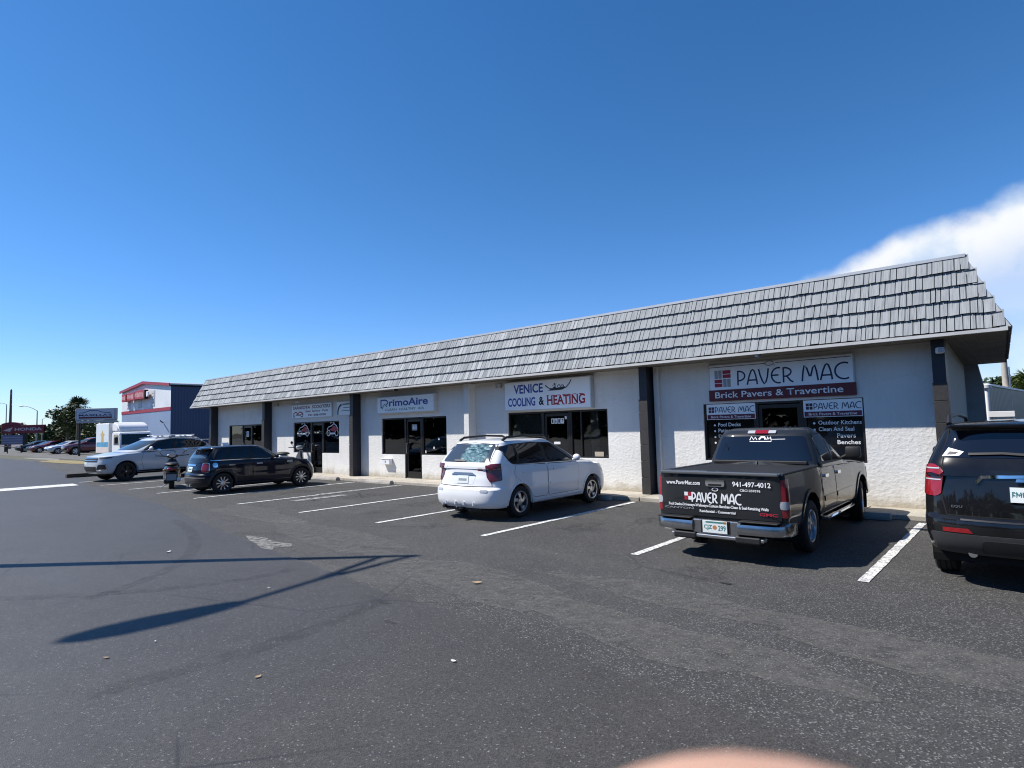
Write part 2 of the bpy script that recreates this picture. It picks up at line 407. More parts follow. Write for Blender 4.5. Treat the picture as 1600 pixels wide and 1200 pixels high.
def ribbon(mb, pts, w, y, closed=False):
    """flat stroke of width w through 2D points, in plane y"""
    P = [Vector((p[0], p[1])) for p in pts]; n = len(P); L, Rr = [], []
    for i in range(n):
        if closed: a, b = P[i-1], P[(i+1) % n]
        else: a, b = P[max(i-1, 0)], P[min(i+1, n-1)]
        t = (b-a); t = t.normalized() if t.length > 1e-9 else Vector((1, 0)); nn = Vector((-t.y, t.x))*w/2
        L.append(P[i]+nn); Rr.append(P[i]-nn)
    vs = [(p.x, y, p.y) for p in L] + [(p.x, y, p.y) for p in Rr]
    fs = [(i, n+i, n+(i+1) % n, (i+1) % n) for i in range(n if closed else n-1)]
    mb.add(vs, fs)
def arc(cx, cy, rx, ry, a0, a1, n=14): return [(cx+rx*math.cos(R(a0+(a1-a0)*i/n)), cy+ry*math.sin(R(a0+(a1-a0)*i/n))) for i in range(n+1)]
DECO = {  # art-deco capitals as strokes in a unit box (width, strokes)
    'P': (.52, [[(.05, 0), (.07, 1)], [(.07, .93)] + arc(.12, .63, .34, .32, 90, -90) + [(.05, .34)]]),
    'A': (.62, [[(0, 0), (.06, .25), (.14, .6), (.26, .93), (.34, 1), (.42, .93), (.50, .6), (.55, .25), (.57, 0)], [(.03, .30), (.56, .30)]]),
    'V': (.60, [[(0, 1), (.07, .6), (.18, .2), (.28, 0), (.38, .12), (.47, .45), (.54, 1)]]),
    'E': (.56, [arc(.42, .5, .38, .5, 75, 285), [(.05, .52), (.42, .52)]]),
    'R': (.60, [[(.05, 0), (.07, 1)], [(.07, .95)] + arc(.12, .68, .34, .28, 90, -90) + [(.06, .42)], [(.22, .42), (.42, .1), (.56, 0)]]),
    'M': (.86, [[(0, 0), (.06, .6), (.14, 1), (.26, .82), (.38, .30), (.44, .30), (.56, .82), (.66, 1), (.74, .6), (.80, 0)]]),
    'C': (.62, [arc(.48, .5, .44, .5, 62, 298, 18)]), ' ': (.30, [])}
def deco(s, x0, x1, z0, z1, y, w, mat, parent, name='lettering'):
    tot = sum(DECO[c][0]+.06 for c in s)-.06; mb = MB(); sx = (x1-x0)/tot; sz = z1-z0; x = 0
    k = 0
    for c in s:
        for st in DECO[c][1]:
            k += 1
            ribbon(mb, [(x0+(x+p[0])*sx, z0+p[1]*sz) for p in st], w, y-.0004*(k % 3))
        x += DECO[c][0]+.06
    return mb.build(name, mat, parent)
def sheet(name, x0, x1, z0, z1, y, mat, parent):
    return mesh_obj(name, [(x0, y, z0), (x1, y, z0), (x1, y, z1), (x0, y, z1)], [(0, 1, 2, 3)], mat, parent)

# ================================================================== THE SETTING
def poly_sheet(name, pts, z, mat, label=None, kind='structure'):
    mb = MB(); mb.add([(p[0], p[1], z) for p in pts], [tuple(range(len(pts)))])
    o = mb.build(name, mat)
    # outline order must give an upward normal
    if o.data.polygons[0].normal.z < 0: o.data.flip_normals()
    o['kind'] = kind
    return o
M['dirt'] = simple('far_ground', (.085, .085, .05), .95, .25, .3)
poly_sheet('ground', [(-900, -900), (900, -900), (900, 900), (-900, 900)], -.012, M['dirt'])
poly_sheet('parking_lot', [(-62, 2.0), (130, 2.0), (130, 100), (-40, 60), (-40, 13.2), (-62, 13.2)], -.004, M['lot'])
M['lot2'] = asphalt('dealer_asphalt', (.10, .098, .092), (.14, .137, .13), (.3, .3, .28), .93, (.2, .19, .17))
poly_sheet('dealer_lot', [(-240, 13.6), (-44, 13.6), (-44, 70), (-240, 70)], -.003, M['lot2'])
seam = [(-230, 13.0), (-62, 11.2), (-34.3, 7.83), (-23.6, 6.4), (-17.6, 5.93), (-10.7, 4.84), (-8.2, 4.54), (-5.66, 4.22), (-4.0, 4.12), (-2.83, 3.93), (-1.0, 3.77), (2.0, 3.55), (130, 1.0)]
dense = []
rs = random.Random(3)
for a, b in zip(seam, seam[1:]):
    L = math.dist(a, b); k = max(1, int(L/.16)) if a[0] > -40 and b[0] < 10 else 4
    for i in range(k):
        t = i/k; dense.append((a[0]+(b[0]-a[0])*t + rs.uniform(-.012, .012), a[1]+(b[1]-a[1])*t + rs.uniform(-.022, .022)))
dense.append(seam[-1])
road_o = poly_sheet('road', dense + [(130, -60), (-230, -60)], .004, M['road'])
# a raised edge where the new layer ends
mb = MB()
for a, b in zip(dense, dense[1:]):
    if -40 < a[0] < 10: mb.add([(a[0], a[1], .004), (b[0], b[1], .004), (b[0], b[1]+.012, -.0035), (a[0], a[1]+.012, -.0035)], [(0, 1, 2, 3)])
o = mb.build('road_edge', M['road']); o['kind'] = 'structure'

def blob(cx, cy, rx, ry, n=26, jag=.3, seed=0, rot=0):
    q = random.Random(seed); out = []
    ph = [q.uniform(0, 6.28) for _ in range(4)]
    for i in range(n):
        t = 2*math.pi*i/n
        r_ = 1 + jag*(math.sin(3*t+ph[0])*.5+math.sin(5*t+ph[1])*.35+q.uniform(-.3, .3))
        x, y = rx*r_*math.cos(t), ry*r_*math.sin(t)
        out.append((cx+x*math.cos(rot)-y*math.sin(rot), cy+x*math.sin(rot)+y*math.cos(rot)))
    return out
def ghost(name, col, sc, lo, hi, mx):
    n = NT(name); v = n.coords('pos'); tr = n.n('ShaderNodeBsdfTransparent'); df = n.n('ShaderNodeBsdfPrincipled'); df.inputs['Base Color'].default_value = (*col, 1); df.inputs['Roughness'].default_value = .6
    f = n.ramp(n.noise(v, sc, 6, .7), [(lo, (0, 0, 0)), (hi, (mx, mx, mx))]); ms = n.n('ShaderNodeMixShader'); n.l(f, ms.inputs[0]); n.l(tr.outputs[0], ms.inputs[1]); n.l(df.outputs[0], ms.inputs[2]); n.l(ms.outputs[0], n.out.inputs[0]); return n.m
M['patchc'] = concrete('worn_concrete_patch', (.27, .26, .235), (.13, .125, .115))
M['drygrass'] = simple('dry_grass', (.24, .19, .085), .95, .35, 1.5, .8, 20)
poly_sheet('grass_verge', blob(-54.5, 12.0, 6.5, .9, 40, .18, 4), .012, M['drygrass'])
poly_sheet('concrete_apron', blob(-66, 12.7, 6.0, .7, 30, .15, 9), .010, M['patchc'])
# broken light patch at the seam and small pits
poly_sheet('worn_patch', [(-10.75, 5.02), (-10.2, 5.12), (-9.75, 5.02), (-9.25, 5.10), (-9.05, 4.95), (-9.3, 4.80), (-9.05, 4.66), (-9.35, 4.62), (-9.75, 4.74), (-10.2, 4.83)], .006, ghost('pale_patch', (.30, .29, .26), 9, .36, .56, .72))
M['pit'] = simple('asphalt_pit', (.030, .030, .030), .95, .2, 30)
for i, (x, y, a, b) in enumerate([(-5.32, 3.96, .10, .03), (-4.75, 3.6, .09, .025), (-2.75, 6.75, .08, .025)]):
    poly_sheet('asphalt_pit', blob(x, y, a, b, 18, .35, 20+i), .0055, M['pit'])

M['oil'] = ghost('oil_stain', (.014, .014, .015), 7, .42, .70, .36); M['skid'] = ghost('tyre_mark', (.022, .022, .024), 5, .36, .68, .22); M['dust'] = ghost('pale_dust', (.20, .19, .17), 6.5, .34, .74, .46)
q = random.Random(77)
for i, (x, y, a, b) in enumerate([(-6.2, 8.9, .35, .5), (-5.6, 10.2, .25, .4), (-11.4, 9.6, .4, .6), (-11.1, 8.2, .3, .4), (-14.2, 10.0, .45, .7), (-17.0, 9.6, .4, .6), (-3.2, 7.0, .4, .35), (-2.9, 9.8, .3, .5), (-8.6, 7.6, .3, .3)]):
    poly_sheet('oil_stain', blob(x, y, a, b, 30, .35, 120+i), .0018 if i % 2 else .0024, M['oil'])
def track(pts, w, z):
    L, Rr = [], []
    for i, p in enumerate(pts):
        a, b = pts[max(i-1, 0)], pts[min(i+1, len(pts)-1)]; t = Vector((b[0]-a[0], b[1]-a[1])).normalized(); nn = Vector((-t.y, t.x))*w/2
        L.append((p[0]+nn.x, p[1]+nn.y)); Rr.append((p[0]-nn.x, p[1]-nn.y))
    vs = [(p[0], p[1], z) for p in L+Rr]; n = len(L)
    o = mesh_obj('tyre_mark', vs, [(i, i+1, n+i+1, n+i) for i in range(n-1)], M['skid']); o['kind'] = 'structure'
def bez(a, b, c, n=24): return [((1-t)**2*a[0]+2*t*(1-t)*b[0]+t*t*c[0], (1-t)**2*a[1]+2*t*(1-t)*b[1]+t*t*c[1]) for t in [i/n for i in range(n+1)]]
track(bez((-5.45, 4.0), (-4.9, 2.9), (-5.2, 1.3)), .22, .0062); track(bez((-7.6, 4.2), (-7.2, 3.0), (-9.5, 1.0)), .20, .0064); track(bez((-14, 5.0), (-9, 4.2), (-8.2, 2.0)), .20, .0066)
for i, (x, y, a, b) in enumerate([(-9.6, 5.9, 2.2, .55), (-5.6, 5.2, 1.9, .5), (-2.6, 4.75, 1.6, .4), (-.9, 5.6, 1.2, .4), (-13.5, 6.5, 2.2, .5), (-3.2, 5.9, 1.3, .3)]):
    poly_sheet('dust_patch', blob(x, y, a, b, 34, .3, 150+i, -.12), .0030+.0002*i, M['dust'])

# parking stripes (X, Y0, Y1, worn part)
stripes = [(-1.57, 7.66, 12.35), (-4.33, 7.47, 12.4), (-7.13, 7.34, 12.42), (-9.87, 7.20, 12.4), (-12.66, 7.13, 12.4), (-18.2, 7.0, 12.4),
           (-20.95, 6.96, 12.4), (-23.5, 6.94, 12.4), (-26.5, 6.9, 12.4), (-29.3, 6.88, 12.4)]
def stripe(x, y0, y1, w, z, mat, seed):
    q = random.Random(seed); n = max(6, int((y1-y0)/.12)); L, Rr = [], []
    for i in range(n+1):
        y = y0+(y1-y0)*i/n
        L.append((x-w/2+q.uniform(-.006, .006), y)); Rr.append((x+w/2+q.uniform(-.006, .006), y))
    return poly_sheet('parking_stripe', L+Rr[::-1], z, mat)
for i, (x, y0, y1) in enumerate(stripes): stripe(x, y0, y1, .115, .0045, M['stripe'], i)
stripe(-15.62, 7.08, 9.4, .11, .0045, M['stripe'], 40); stripe(-15.68, 9.4, 12.45, .30, .0045, M['worn'], 41)
stripe(-14.9, 8.2, 9.8, .34, .004, M['worn'], 42)
poly_sheet('stop_bar', [(-29.0, -2.0), (-27.55, -2.0), (-27.45, 6.45), (-28.75, 6.55)], .0085, M['stripe'])

# sidewalk along the shops: slabs with joints, kerb edge towards the lot
walk = empty('sidewalk'); walk['kind'] = 'structure'
xs = [-36 + 1.52*i for i in range(25)]
for i, (a, b) in enumerate(zip(xs, xs[1:])):
    q = random.Random(i)
    y0 = 12.62 + q.uniform(-.015, .015)
    MB().bbox(a+.006, b-.006, y0, 13.62, -.03, .08 + q.uniform(-.006, .006), .012).build('slab', M['walk'], walk)

# wheel stops
stopprof = [(-.09, 0), (.09, 0), (.085, .05), (.055, .115), (-.055, .115), (-.085, .05)]
def wheel_stop(xc, y, label):
    mb = MB(); n = 6
    mb.prism([(y+p[0], p[1]) for p in stopprof], xc-.92, xc+.92, 'x')
    tag(mb.build('wheel_stop', M['stop']), label, 'wheel stop', 'concrete wheel stops at the head of the stalls')
for xc, lab in [(-20.35, 'concrete wheel stop in front of the dark blue hatchback'), (-17.18, 'concrete wheel stop in front of the white mailbox on the wall'),
                (-8.72, 'concrete wheel stop at the front wheels of the white wagon'), (-2.97, 'concrete wheel stop at the front wheels of the pickup'),
                (-.1, 'concrete wheel stop ahead of the black crossover')]:
    wheel_stop(xc, 12.48, lab)
# dark kerb timber beside the exit lane
mb = MB().bbox(-33.35, -33.05, 7.3, 9.6, 0, .17, .02)
tag(mb.build('kerb_timber', simple('old_timber', (.055, .045, .032), .9, .4, 9, .5, 30)), 'low dark timber kerb in front of the pale crossover by the exit lane', 'kerb')

# ================================================================== STRIP MALL
WY = 13.6          # front wall plane
ZT = 3.2           # soffit height
bld = empty('strip_mall', (0, 0, 0), 0, 'long low white stucco shop row under a grey shingled mansard roof', 'building')
units = [  # x0, door x0, door x1, x1
    (-31.0, -29.57, -28.63, -27.47), (-24.62, -23.23, -22.31, -21.07), (-18.28, -16.95, -16.03, -14.76), (-12.03, -10.72, -9.76, -8.52), (-5.89, -4.69, -3.71, -2.57)]
WTOP, SILL, FL = 2.22, .90, .08
mb = MB(); edges = [-33.2]
cur = -33.2
for (a, d0, d1, b) in units:
    mb.box(cur, a, WY, WY+.2, 0, ZT)
    mb.box(a, b, WY, WY+.2, WTOP, ZT)
    mb.box(a, d0, WY, WY+.2, 0, SILL)
    mb.box(d1, b, WY, WY+.2, 0, SILL)
    cur = b
mb.box(cur, -1.37, WY, WY+.2, 0, ZT)
mb.build('front_wall', M['stucco'], bld)
# projecting pier between two shops
MB().bbox(-13.6, -13.38, 13.28, WY-.001, 0, ZT-.002, .012).build('pier', M['stucco'], bld)
# control joints in the stucco
# side and rear walls
mb = MB(); mb.prism([(-1.17, 13.6), (-1.45, 21.2), (-1.65, 21.2), (-1.37, 13.6)], 0, ZT, 'z'); mb.build('side_wall', M['sidewall'], bld)
MB().box(-33.2, -33.0, WY+.2, 26, 0, ZT).build('side_wall', M['stucco'], bld)
MB().box(-33.0, -1.7, 25.8, 26, 0, ZT).build('rear_wall', M['stucco'], bld)
mb = MB(); mb.prism([(-1.46, 0), (-1.46, 3.4), (-1.16, 3.3), (-1.05, 2.62), (-1.03, 0)], 21.2, 21.5, 'y'); mb.build('rear_wing', simple('wing_paint', (.30, .31, .32), .85, .12, 3), bld)

# dark fin columns with tile cladding below and painted panel above
def column(x0, x1, capz):
    c = empty('column', parent=bld)
    MB().box(x0, x1, 13.25, WY-.001, 0, ZT-.002).build('core', M['navy'], c)
    z = FL+.004; q = random.Random(int(x0*10))
    while z < capz-.02:
        h = min(.40, capz-z)
        MB().bbox(x0-.012, x1+.012, 13.222, 13.2485, z+.004, z+h-.004, .004).build('tile', M['tile'], c)
        z += h
    return c
for x0, x1, cz in [(-32.52, -32.30, 1.6), (-26.78, -26.56, 2.4), (-19.80, -19.59, 2.4), (-7.36, -7.15, 2.4), (-1.37, -1.17, 2.42)]:
    column(x0, x1, cz)
MB().bbox(-7.10, -6.98, 13.50, WY-.001, FL, ZT-.002, .01).build('pilaster_strip', M['stucco'], bld)

# storefronts
M['room'] = simple('shop_room', (.52, .48, .42), .9, .15, 1.2)
M['roomdark'] = simple('shop_room_dark', (.34, .31, .27), .9, .15, 1.2)
M['blind'] = simple('blind_slat', (.36, .34, .30), .8)
M['counter'] = simple('counter_wood', (.16, .10, .06), .6, .2, 4)
M['paper'] = simple('paper_notice', (.75, .76, .76), .7)
def frame_rect(mb, x0, x1, z0, z1, y0, y1, w=.05):
    mb.box(x0, x0+w, y0, y1, z0, z1); mb.box(x1-w, x1, y0, y1, z0, z1)
    mb.box(x0+w, x1-w, y0, y1, z1-w, z1); mb.box(x0+w, x1-w, y0, y1, z0, z0+w)
def window(x0, x1, z0, z1, mullions=(), pane_mat=None):
    w = empty('window', parent=bld)
    mb = MB(); frame_rect(mb, x0+.001, x1-.001, z0+.001, z1-.001, 13.64, 13.74)
    for mx in mullions: mb.box(mx-.022, mx+.022, 13.641, 13.739, z0+.05, z1-.05)
    mb.build('frame', M['bronze'], w)
    cuts = [x0+.05] + list(mullions) + [x1-.05]
    for a, b in zip(cuts, cuts[1:]):
        MB().box(a, b, 13.682, 13.69, z0+.045, z1-.045).build('pane', pane_mat or M['shopglass'], w)
    MB().box(x0+.002, x1-.002, WY+.002, 13.64, z0, z0+.012).build('sill', M['white'], w)
    return w
def door(d0, d1, pane_mat=None, handle_left=True):
    d = empty('door', parent=bld)
    mb = MB(); frame_rect(mb, d0+.002, d1-.002, FL, WTOP-.002, 13.635, 13.745, .045)
    mb.build('frame', M['bronze'], d)
    mb = MB(); a, b = d0+.05, d1-.05
    mb.box(a, a+.075, 13.66, 13.705, FL+.02, 2.15); mb.box(b-.075, b, 13.66, 13.705, FL+.02, 2.15)
    mb.box(a+.075, b-.075, 13.66, 13.705, 2.07, 2.15); mb.box(a+.075, b-.075, 13.66, 13.705, FL+.02, FL+.24)
    mb.build('leaf', M['bronze'], d)
    MB().box(a+.07, b-.07, 13.679, 13.686, FL+.235, 2.075).build('pane', pane_mat or M['shopglass'], d)
    hx = a+.04 if handle_left else b-.04
    MB().tube([(hx, 13.655, .95), (hx, 13.60, .97), (hx, 13.60, 1.28), (hx, 13.655, 1.30)], .013, 8).build('handle', M['alu'], d, 40)
    MB().box(a+.01, b-.01, 13.63, 13.66, FL, FL+.018).build('threshold', M['alu'], d)
    return d
shops = []
for i, (a, d0, d1, b) in enumerate(units):
    pm = M['film'] if i == 4 else None
    if i == 3:
        # the door bay and right pane share a wide opening
        wl = window(a, d0-.001, SILL, WTOP, (), pm); wr = window(d1+.001, b, SILL, WTOP, (d1+.36,), pm)
    else:
        wl = window(a, d0-.001, SILL, WTOP, (), pm); wr = window(d1+.001, b, SILL, WTOP, (), pm)
    dr = door(d0, d1, None, True)
    shops.append((wl, dr, wr))
    # room behind the glass
    rx0, rx1 = a-.9, b+.9
    mb = MB(); t = .05
    mb.box(rx0, rx1, 13.81, 19, .02, FL); mb.box(rx0, rx1, 13.81, 19, 2.9, 2.95)
    mb.box(rx0-t, rx0, 13.81, 19, FL, 2.9); mb.box(rx1, rx1+t, 13.81, 19, FL, 2.9); mb.box(rx0, rx1, 19, 19+t, FL, 2.9)
    mb.build('interior', M['room'] if i in (2, 3) else M['roomdark'], bld)
    q = random.Random(50+i)
    MB().bbox(a+.5, b-.9, 16.6, 17.2, FL+.001, 1.12, .02).build('counter', M['counter'], bld)
    for k in range(3):
        x = rx0+.3+q.random()*(rx1-rx0-1.2)
        MB().bbox(x, x+q.uniform(.4, .9), 18.0, 18.7, FL+.001, q.uniform(1.0, 2.0), .02).build('shelf', M['blind'] if k == 0 else M['counter'], bld)
# vertical blinds inside the second shop from the right and pale panel
wl, dr, wr = shops[3]
MB().box(-11.95, -10.8, 13.78, 13.80, .95, 2.17).build('shade', M['blind'], wl)
for k in range(7): MB().box(-9.15+k*.035, -9.15+k*.035+.028, 13.76, 13.775, .95, 2.17).build('blind_slat', M['blind'], wr)
wl, dr, wr = shops[2]
for k in range(9):
    for (w_, x_) in ((wl, -18.2), (wr, -15.95)):
        xx = x_+k*.13
        MB().add([(xx, 13.80, .96), (xx+.10, 13.86, .96), (xx+.10, 13.86, 2.16), (xx, 13.80, 2.16)], [(0, 1, 2, 3)]).build('blind_slat', M['roomdark'] if k % 3 else M['blind'], w_)
MB().bbox(-17.9, -17.35, 13.75, 13.95, .955, 1.0, .008).build('ledge_box', M['counter'], wl)
# notices on the doors and in the windows
def notice(x0, x1, z0, z1, par, lines=3, mat=None):
    p = MB().box(x0, x1, 13.668, 13.6705, z0, z1).build('notice', mat or M['paper'], par)
    return p
n1 = notice(-29.22, -28.98, 1.62, 1.9, shops[0][1])
for k in range(4): sheet('print_line', -29.19, -29.02, 1.66+k*.055, 1.685+k*.055, 13.6665, M['grey'], n1)
text('61', -16.58, -16.38, 1.80, 1.94, 13.6665, M['txt_white'], shops[2][1], 'door_number', .03)
MB().box(-16.62, -16.34, 13.6672, 13.669, 1.76, 1.97).build('number_plate', M['grey'], shops[2][1])
for k, ch in enumerate('1617'): 
    x = -10.44 + k*.115
    MB().box(x, x+.10, 13.668, 13.6695, 1.86, 2.01).build('number_tile', M['txt_white'], shops[3][1])
    text(ch, x+.025, x+.075, 1.885, 1.985, 13.6672, M['txt_black'], shops[3][1], 'door_number', .02)
notice(-10.36, -10.14, 1.28, 1.35, shops[3][1]); notice(-9.96, -9.88, 1.98, 2.06, shops[3][1])
notice(-9.0, -8.72, .955, 1.08, shops[3][2], mat=simple('tan_card', (.42, .36, .28), .8))
for (x, z) in [(-15.25, 1.42), (-15.5, 1.12)]: notice(x, x+.06, z, z+.07, shops[2][2])
notice(-15.92, -15.87, .97, 1.06, shops[2][2]); 
# scooter decals on the two panes of the scooter shop
def scooter_decal(cx, cz, s, y, par, red):
    mb = MB(); ribbon(mb, arc(cx-.30*s, cz-.16*s, .12*s, .12*s, 0, 360, 16), .035*s, y); ribbon(mb, arc(cx+.32*s, cz-.16*s, .12*s, .12*s, 0, 360, 16), .035*s, y)
    ribbon(mb, [(cx-.42*s, cz-.02*s), (cx-.3*s, cz+.1*s), (cx-.1*s, cz+.14*s), (cx+.12*s, cz+.24*s), (cx+.3*s, cz+.16*s), (cx+.44*s, cz-.02*s)], .04*s, y-.0003)
    ribbon(mb, [(cx-.16*s, cz+.27*s), (cx, cz+.33*s), (cx+.14*s, cz+.27*s)], .05*s, y-.0006); ribbon(mb, [(cx-.2*s, cz-.18*s), (cx+.2*s, cz-.18*s)], .07*s, y-.0006)
    mb.build('decal_outline', M['txt_white'], par)
    mb = MB(); mb.add([(cx-.26*s, y-.001, cz-.02*s), (cx+.1*s, y-.001, cz-.1*s), (cx+.40*s, y-.001, cz-.05*s), (cx+.3*s, y-.001, cz+.11*s), (cx+.1*s, y-.001, cz+.17*s), (cx-.05*s, y-.001, cz+.05*s)], [(0, 1, 2, 3, 4, 5)])
    mb.build('decal_fill', red, par)
scooter_decal(-23.92, 1.88, .95, 13.678, shops[1][0], M['txt_red']); scooter_decal(-21.68, 1.88, .95, 13.678, shops[1][2], M['txt_red'])
# black film panes of the paver shop: printed lists
for par, x0, rows in ((shops[4][0], -5.66, ['Pool Decks', 'Patios', 'Driveways', 'Walkways']), (shops[4][2], -3.52, ['Outdoor Kitchens', 'Clean And Seal', 'Pavers', 'Benches'])):
    for k, s in enumerate(rows):
        z = 1.69 - k*.135; wdt = {'Outdoor Kitchens': .80, 'Clean And Seal': .66, 'Pool Decks': .52, 'Patios': .28, 'Driveways': .50, 'Walkways': .5, 'Pavers': .34, 'Benches': .42}[s]
        xx = x0+.08 if s not in ('Pavers', 'Benches') else x0+.42
        text(s, xx, xx+wdt*(1.0), z, z+.085, 13.6805, M['txt_white'], par, bold=.012)
        if s not in ('Pavers', 'Benches'): MB().lathe([(0, .001), (0, .024)], 10, 'y', (x0, 13.6806, z+.03)).build('bullet', M['txt_white'], par)
text('PAVER MAC', -4.45, -3.98, 1.60, 1.66, 13.678, M['txt_white'], shops[4][1], bold=.01)

# ---- roof
YE, ZE = 12.88, 3.20
RX0, RX1 = -33.93, -.255
DS, ZR = .55, 4.67
roof = empty('roof', parent=bld)
zb = ZE+.06
mb = MB()   # underlay body
mb.add([(RX0, YE+.02, zb), (RX1-.02, YE+.02, zb), (RX1-DS, YE+DS, ZR), (RX0+DS, YE+DS, ZR),
        (RX1-.29, 20.98, zb), (RX1-DS-.29, 20.98, ZR), (RX0, 26, zb), (RX0+DS, 26, ZR)],
       [(0, 1, 2, 3), (1, 4, 5, 2), (0, 3, 7, 6), (3, 2, 5, 7), (4, 6, 7, 5)])
mb.build('underlay', M['under'], roof)
mb = MB(); mb.prism([(RX0, YE), (RX1, YE), (RX1-.27, 21.0), (RX0, 26)], ZE+.002, ZE+.02, 'z'); mb.build('soffit', M['soffit'], roof)
mb = MB(); mb.box(RX0, RX1, YE-.072, YE+.01, ZE, zb-.004); mb.build('fascia', M['fascia'], roof)
mb = MB(); mb.prism([(RX1+.015, YE-.072), (RX1+.015-.27, 21.0), (RX1-.27-.02, 21.0), (RX1-.02, YE+.0205)], ZE-.001, zb+.01, 'z'); mb.build('fascia', M['under'], roof)
mb = MB(); mb.box(RX0-.015, RX0+.02, YE+.0205, 26, ZE+.001, zb); mb.build('fascia', M['fascia'], roof)
mb = MB(); mb.box(RX0+DS-.03, RX1-DS+.03, YE+DS-.045, YE+DS+.20, ZR-.012, ZR+.045); mb.build('ridge_cap', M['cap'], roof)
up = Vector((0, DS, ZR-zb)); SL = up.length; up.normalize(); nrm = Vector((0, -up.z, up.y))
ROWS = 5; EXP = SL/ROWS
tilt = math.atan2(up.z, up.y)
def tile_geo(w, b0, b1):
    """local: x across, y up the slope, z out of the roof"""
    g = .007; t0, t1 = .062, .012; L = EXP+.03
    vs = [(-w/2+g, b0+.05, .004), (w/2-g, b1+.05, .004), (w/2-g, L, 0), (-w/2+g, L, 0), (-w/2+g, b0, t0), (w/2-g, b1, t0), (w/2-g, L, t1), (-w/2+g, L, t1)]
    fs = [(4, 5, 6, 7), (0, 1, 5, 4), (1, 2, 6, 5), (3, 0, 4, 7), (0, 3, 2, 1), (2, 3, 7, 6)]
    return vs, fs
variants = {}
q = random.Random(11)
def variant(w, k):
    key = (round(w, 3), k)
    if key not in variants:
        qq = random.Random(k*97+int(w*1000))
        vs, fs = tile_geo(w, qq.uniform(-.010, .006), qq.uniform(-.010, .006))
        me = bpy.data.meshes.new('shingle'); me.from_pydata(vs, [], fs); me.update(); me.materials.append(M['shingle']); variants[key] = me
    return variants[key]
Mrot = Matrix((Vector((1, 0, 0)), up, nrm)).transposed()
eul = Mrot.to_euler()
tiles = []
for row in range(ROWS):
    base = Vector((0, YE+.005, zb)) + up*(EXP*row)
    off = DS*row/ROWS
    x = RX1 - off - .03
    xl = RX0 + off + .02
    while x > xl + .05:
        w = q.choice((.075, .09, .105, .115, .125, .14, .15, .165, .18))
        if x - w < xl: w = x-xl
        dy = q.uniform(-.009, .006); dz = q.uniform(0, .008)
        tiles.append((x - w/2, w, base + up*dy + nrm*dz, q.randrange(6), q.uniform(-.012, .012)))
        x -= w
tiles.sort(key=lambda t: -t[0])
for (xc, w, p, k, rz) in tiles[:300]:
    o = bpy.data.objects.new('shingle', variant(w, k % 3)); C.objects.link(o); o.parent = roof
    o.location = (xc, p.y, p.z); o.rotation_euler = (Mrot @ Matrix.Rotation(rz*.6, 3, 'Z')).to_euler()
mb = MB()
for (xc, w, p, k, rz) in tiles[300:]:
    vs, fs = tile_geo(w, rz*.4-.002, -rz*.4-.002)
    mb.add([Mrot @ Vector(v) + Vector((xc, p.y, p.z)) for v in vs], fs)
o = mb.build('shingle_courses', M['shingle'], roof); o['kind'] = 'stuff'
# hip caps on both front corners, and the courses on the two ends
for sx, X0, sgn in ((1, RX1, -1), (-1, RX0, 1)):
    hip0 = Vector((X0, YE, zb)); hip1 = Vector((X0+sgn*DS, YE+DS, ZR)); hd = (hip1-hip0)
    side = Vector((sx, -1, 0)).normalized()
    for k in range(ROWS):
        a = hip0 + hd*(k/ROWS) - hd.normalized()*.02; b = hip0 + hd*((k+1.0)/ROWS)
        outb, outt = .045, .014
        f1 = Vector((-sgn*0 + (-sx), 0, 0)); f2 = Vector((0, 1, 0))
        w = .105
        vs = []
        for p, t in ((a, outb), (b, outt)):
            vs += [p + f1*w + Vector((0, -t, t*.35)), p + side*t*1.2 + Vector((0, 0, t*.4)), p + f2*w + Vector((sx*t, 0, t*.35)), p + f1*w, p, p + f2*w]
        MB().add(vs, [(0, 1, 7, 6), (1, 2, 8, 7), (0, 3, 4, 1), (1, 4, 5, 2), (0, 6, 9, 3), (2, 5, 11, 8)]).build('hip_cap', M['shingle'], roof)
    upx = Vector((sgn*DS, 0, ZR-zb)).normalized(); nx = Vector((sx*upx.z, 0, abs(upx.x)))
    ex = Vector((0, sx, 0)); Ms = Matrix((ex, upx, nx)).transposed()
    mb = MB(); qq = random.Random(5+sx)
    for row in range(ROWS):
        y = YE + DS*row/ROWS + .1; ymax = 20.9 if sx > 0 else 25.9
        while y < ymax:
            w = qq.choice((.1, .13, .16, .2)); vs, fs = tile_geo(w, qq.uniform(-.008, .006), qq.uniform(-.008, .006))
            shift = -.27*(y-YE)/8.1 if sx > 0 else 0
            base = Vector((X0+shift, y+w/2, zb)) + upx*(EXP*row)
            mb.add([Ms @ Vector(v) + base for v in vs], fs); y += w
    o = mb.build('end_courses', M['shingle'], roof); o['kind'] = 'stuff'

# ================================================================== SIGNS ON THE BUILDING
def sign_box(x0, x1, z0, z1, depth, label, face=None, edge=None):
    s = empty('shop_sign', ((x0+x1)/2, WY, z0), 0, label, 'sign')
    ox, oz = (x0+x1)/2, z0
    mb = MB().bbox(x0-ox, x1-ox, -depth, -.002, 0, z1-z0, .012); mb.build('cabinet', edge or M['signedge'], s)
    MB().box(x0-ox+.03, x1-ox-.03, -depth-.004, -depth+.002, .03, z1-z0-.03).build('face', face or M['signw'], s)
    return s, -depth-.006, (x1-x0)/2, z1-z0
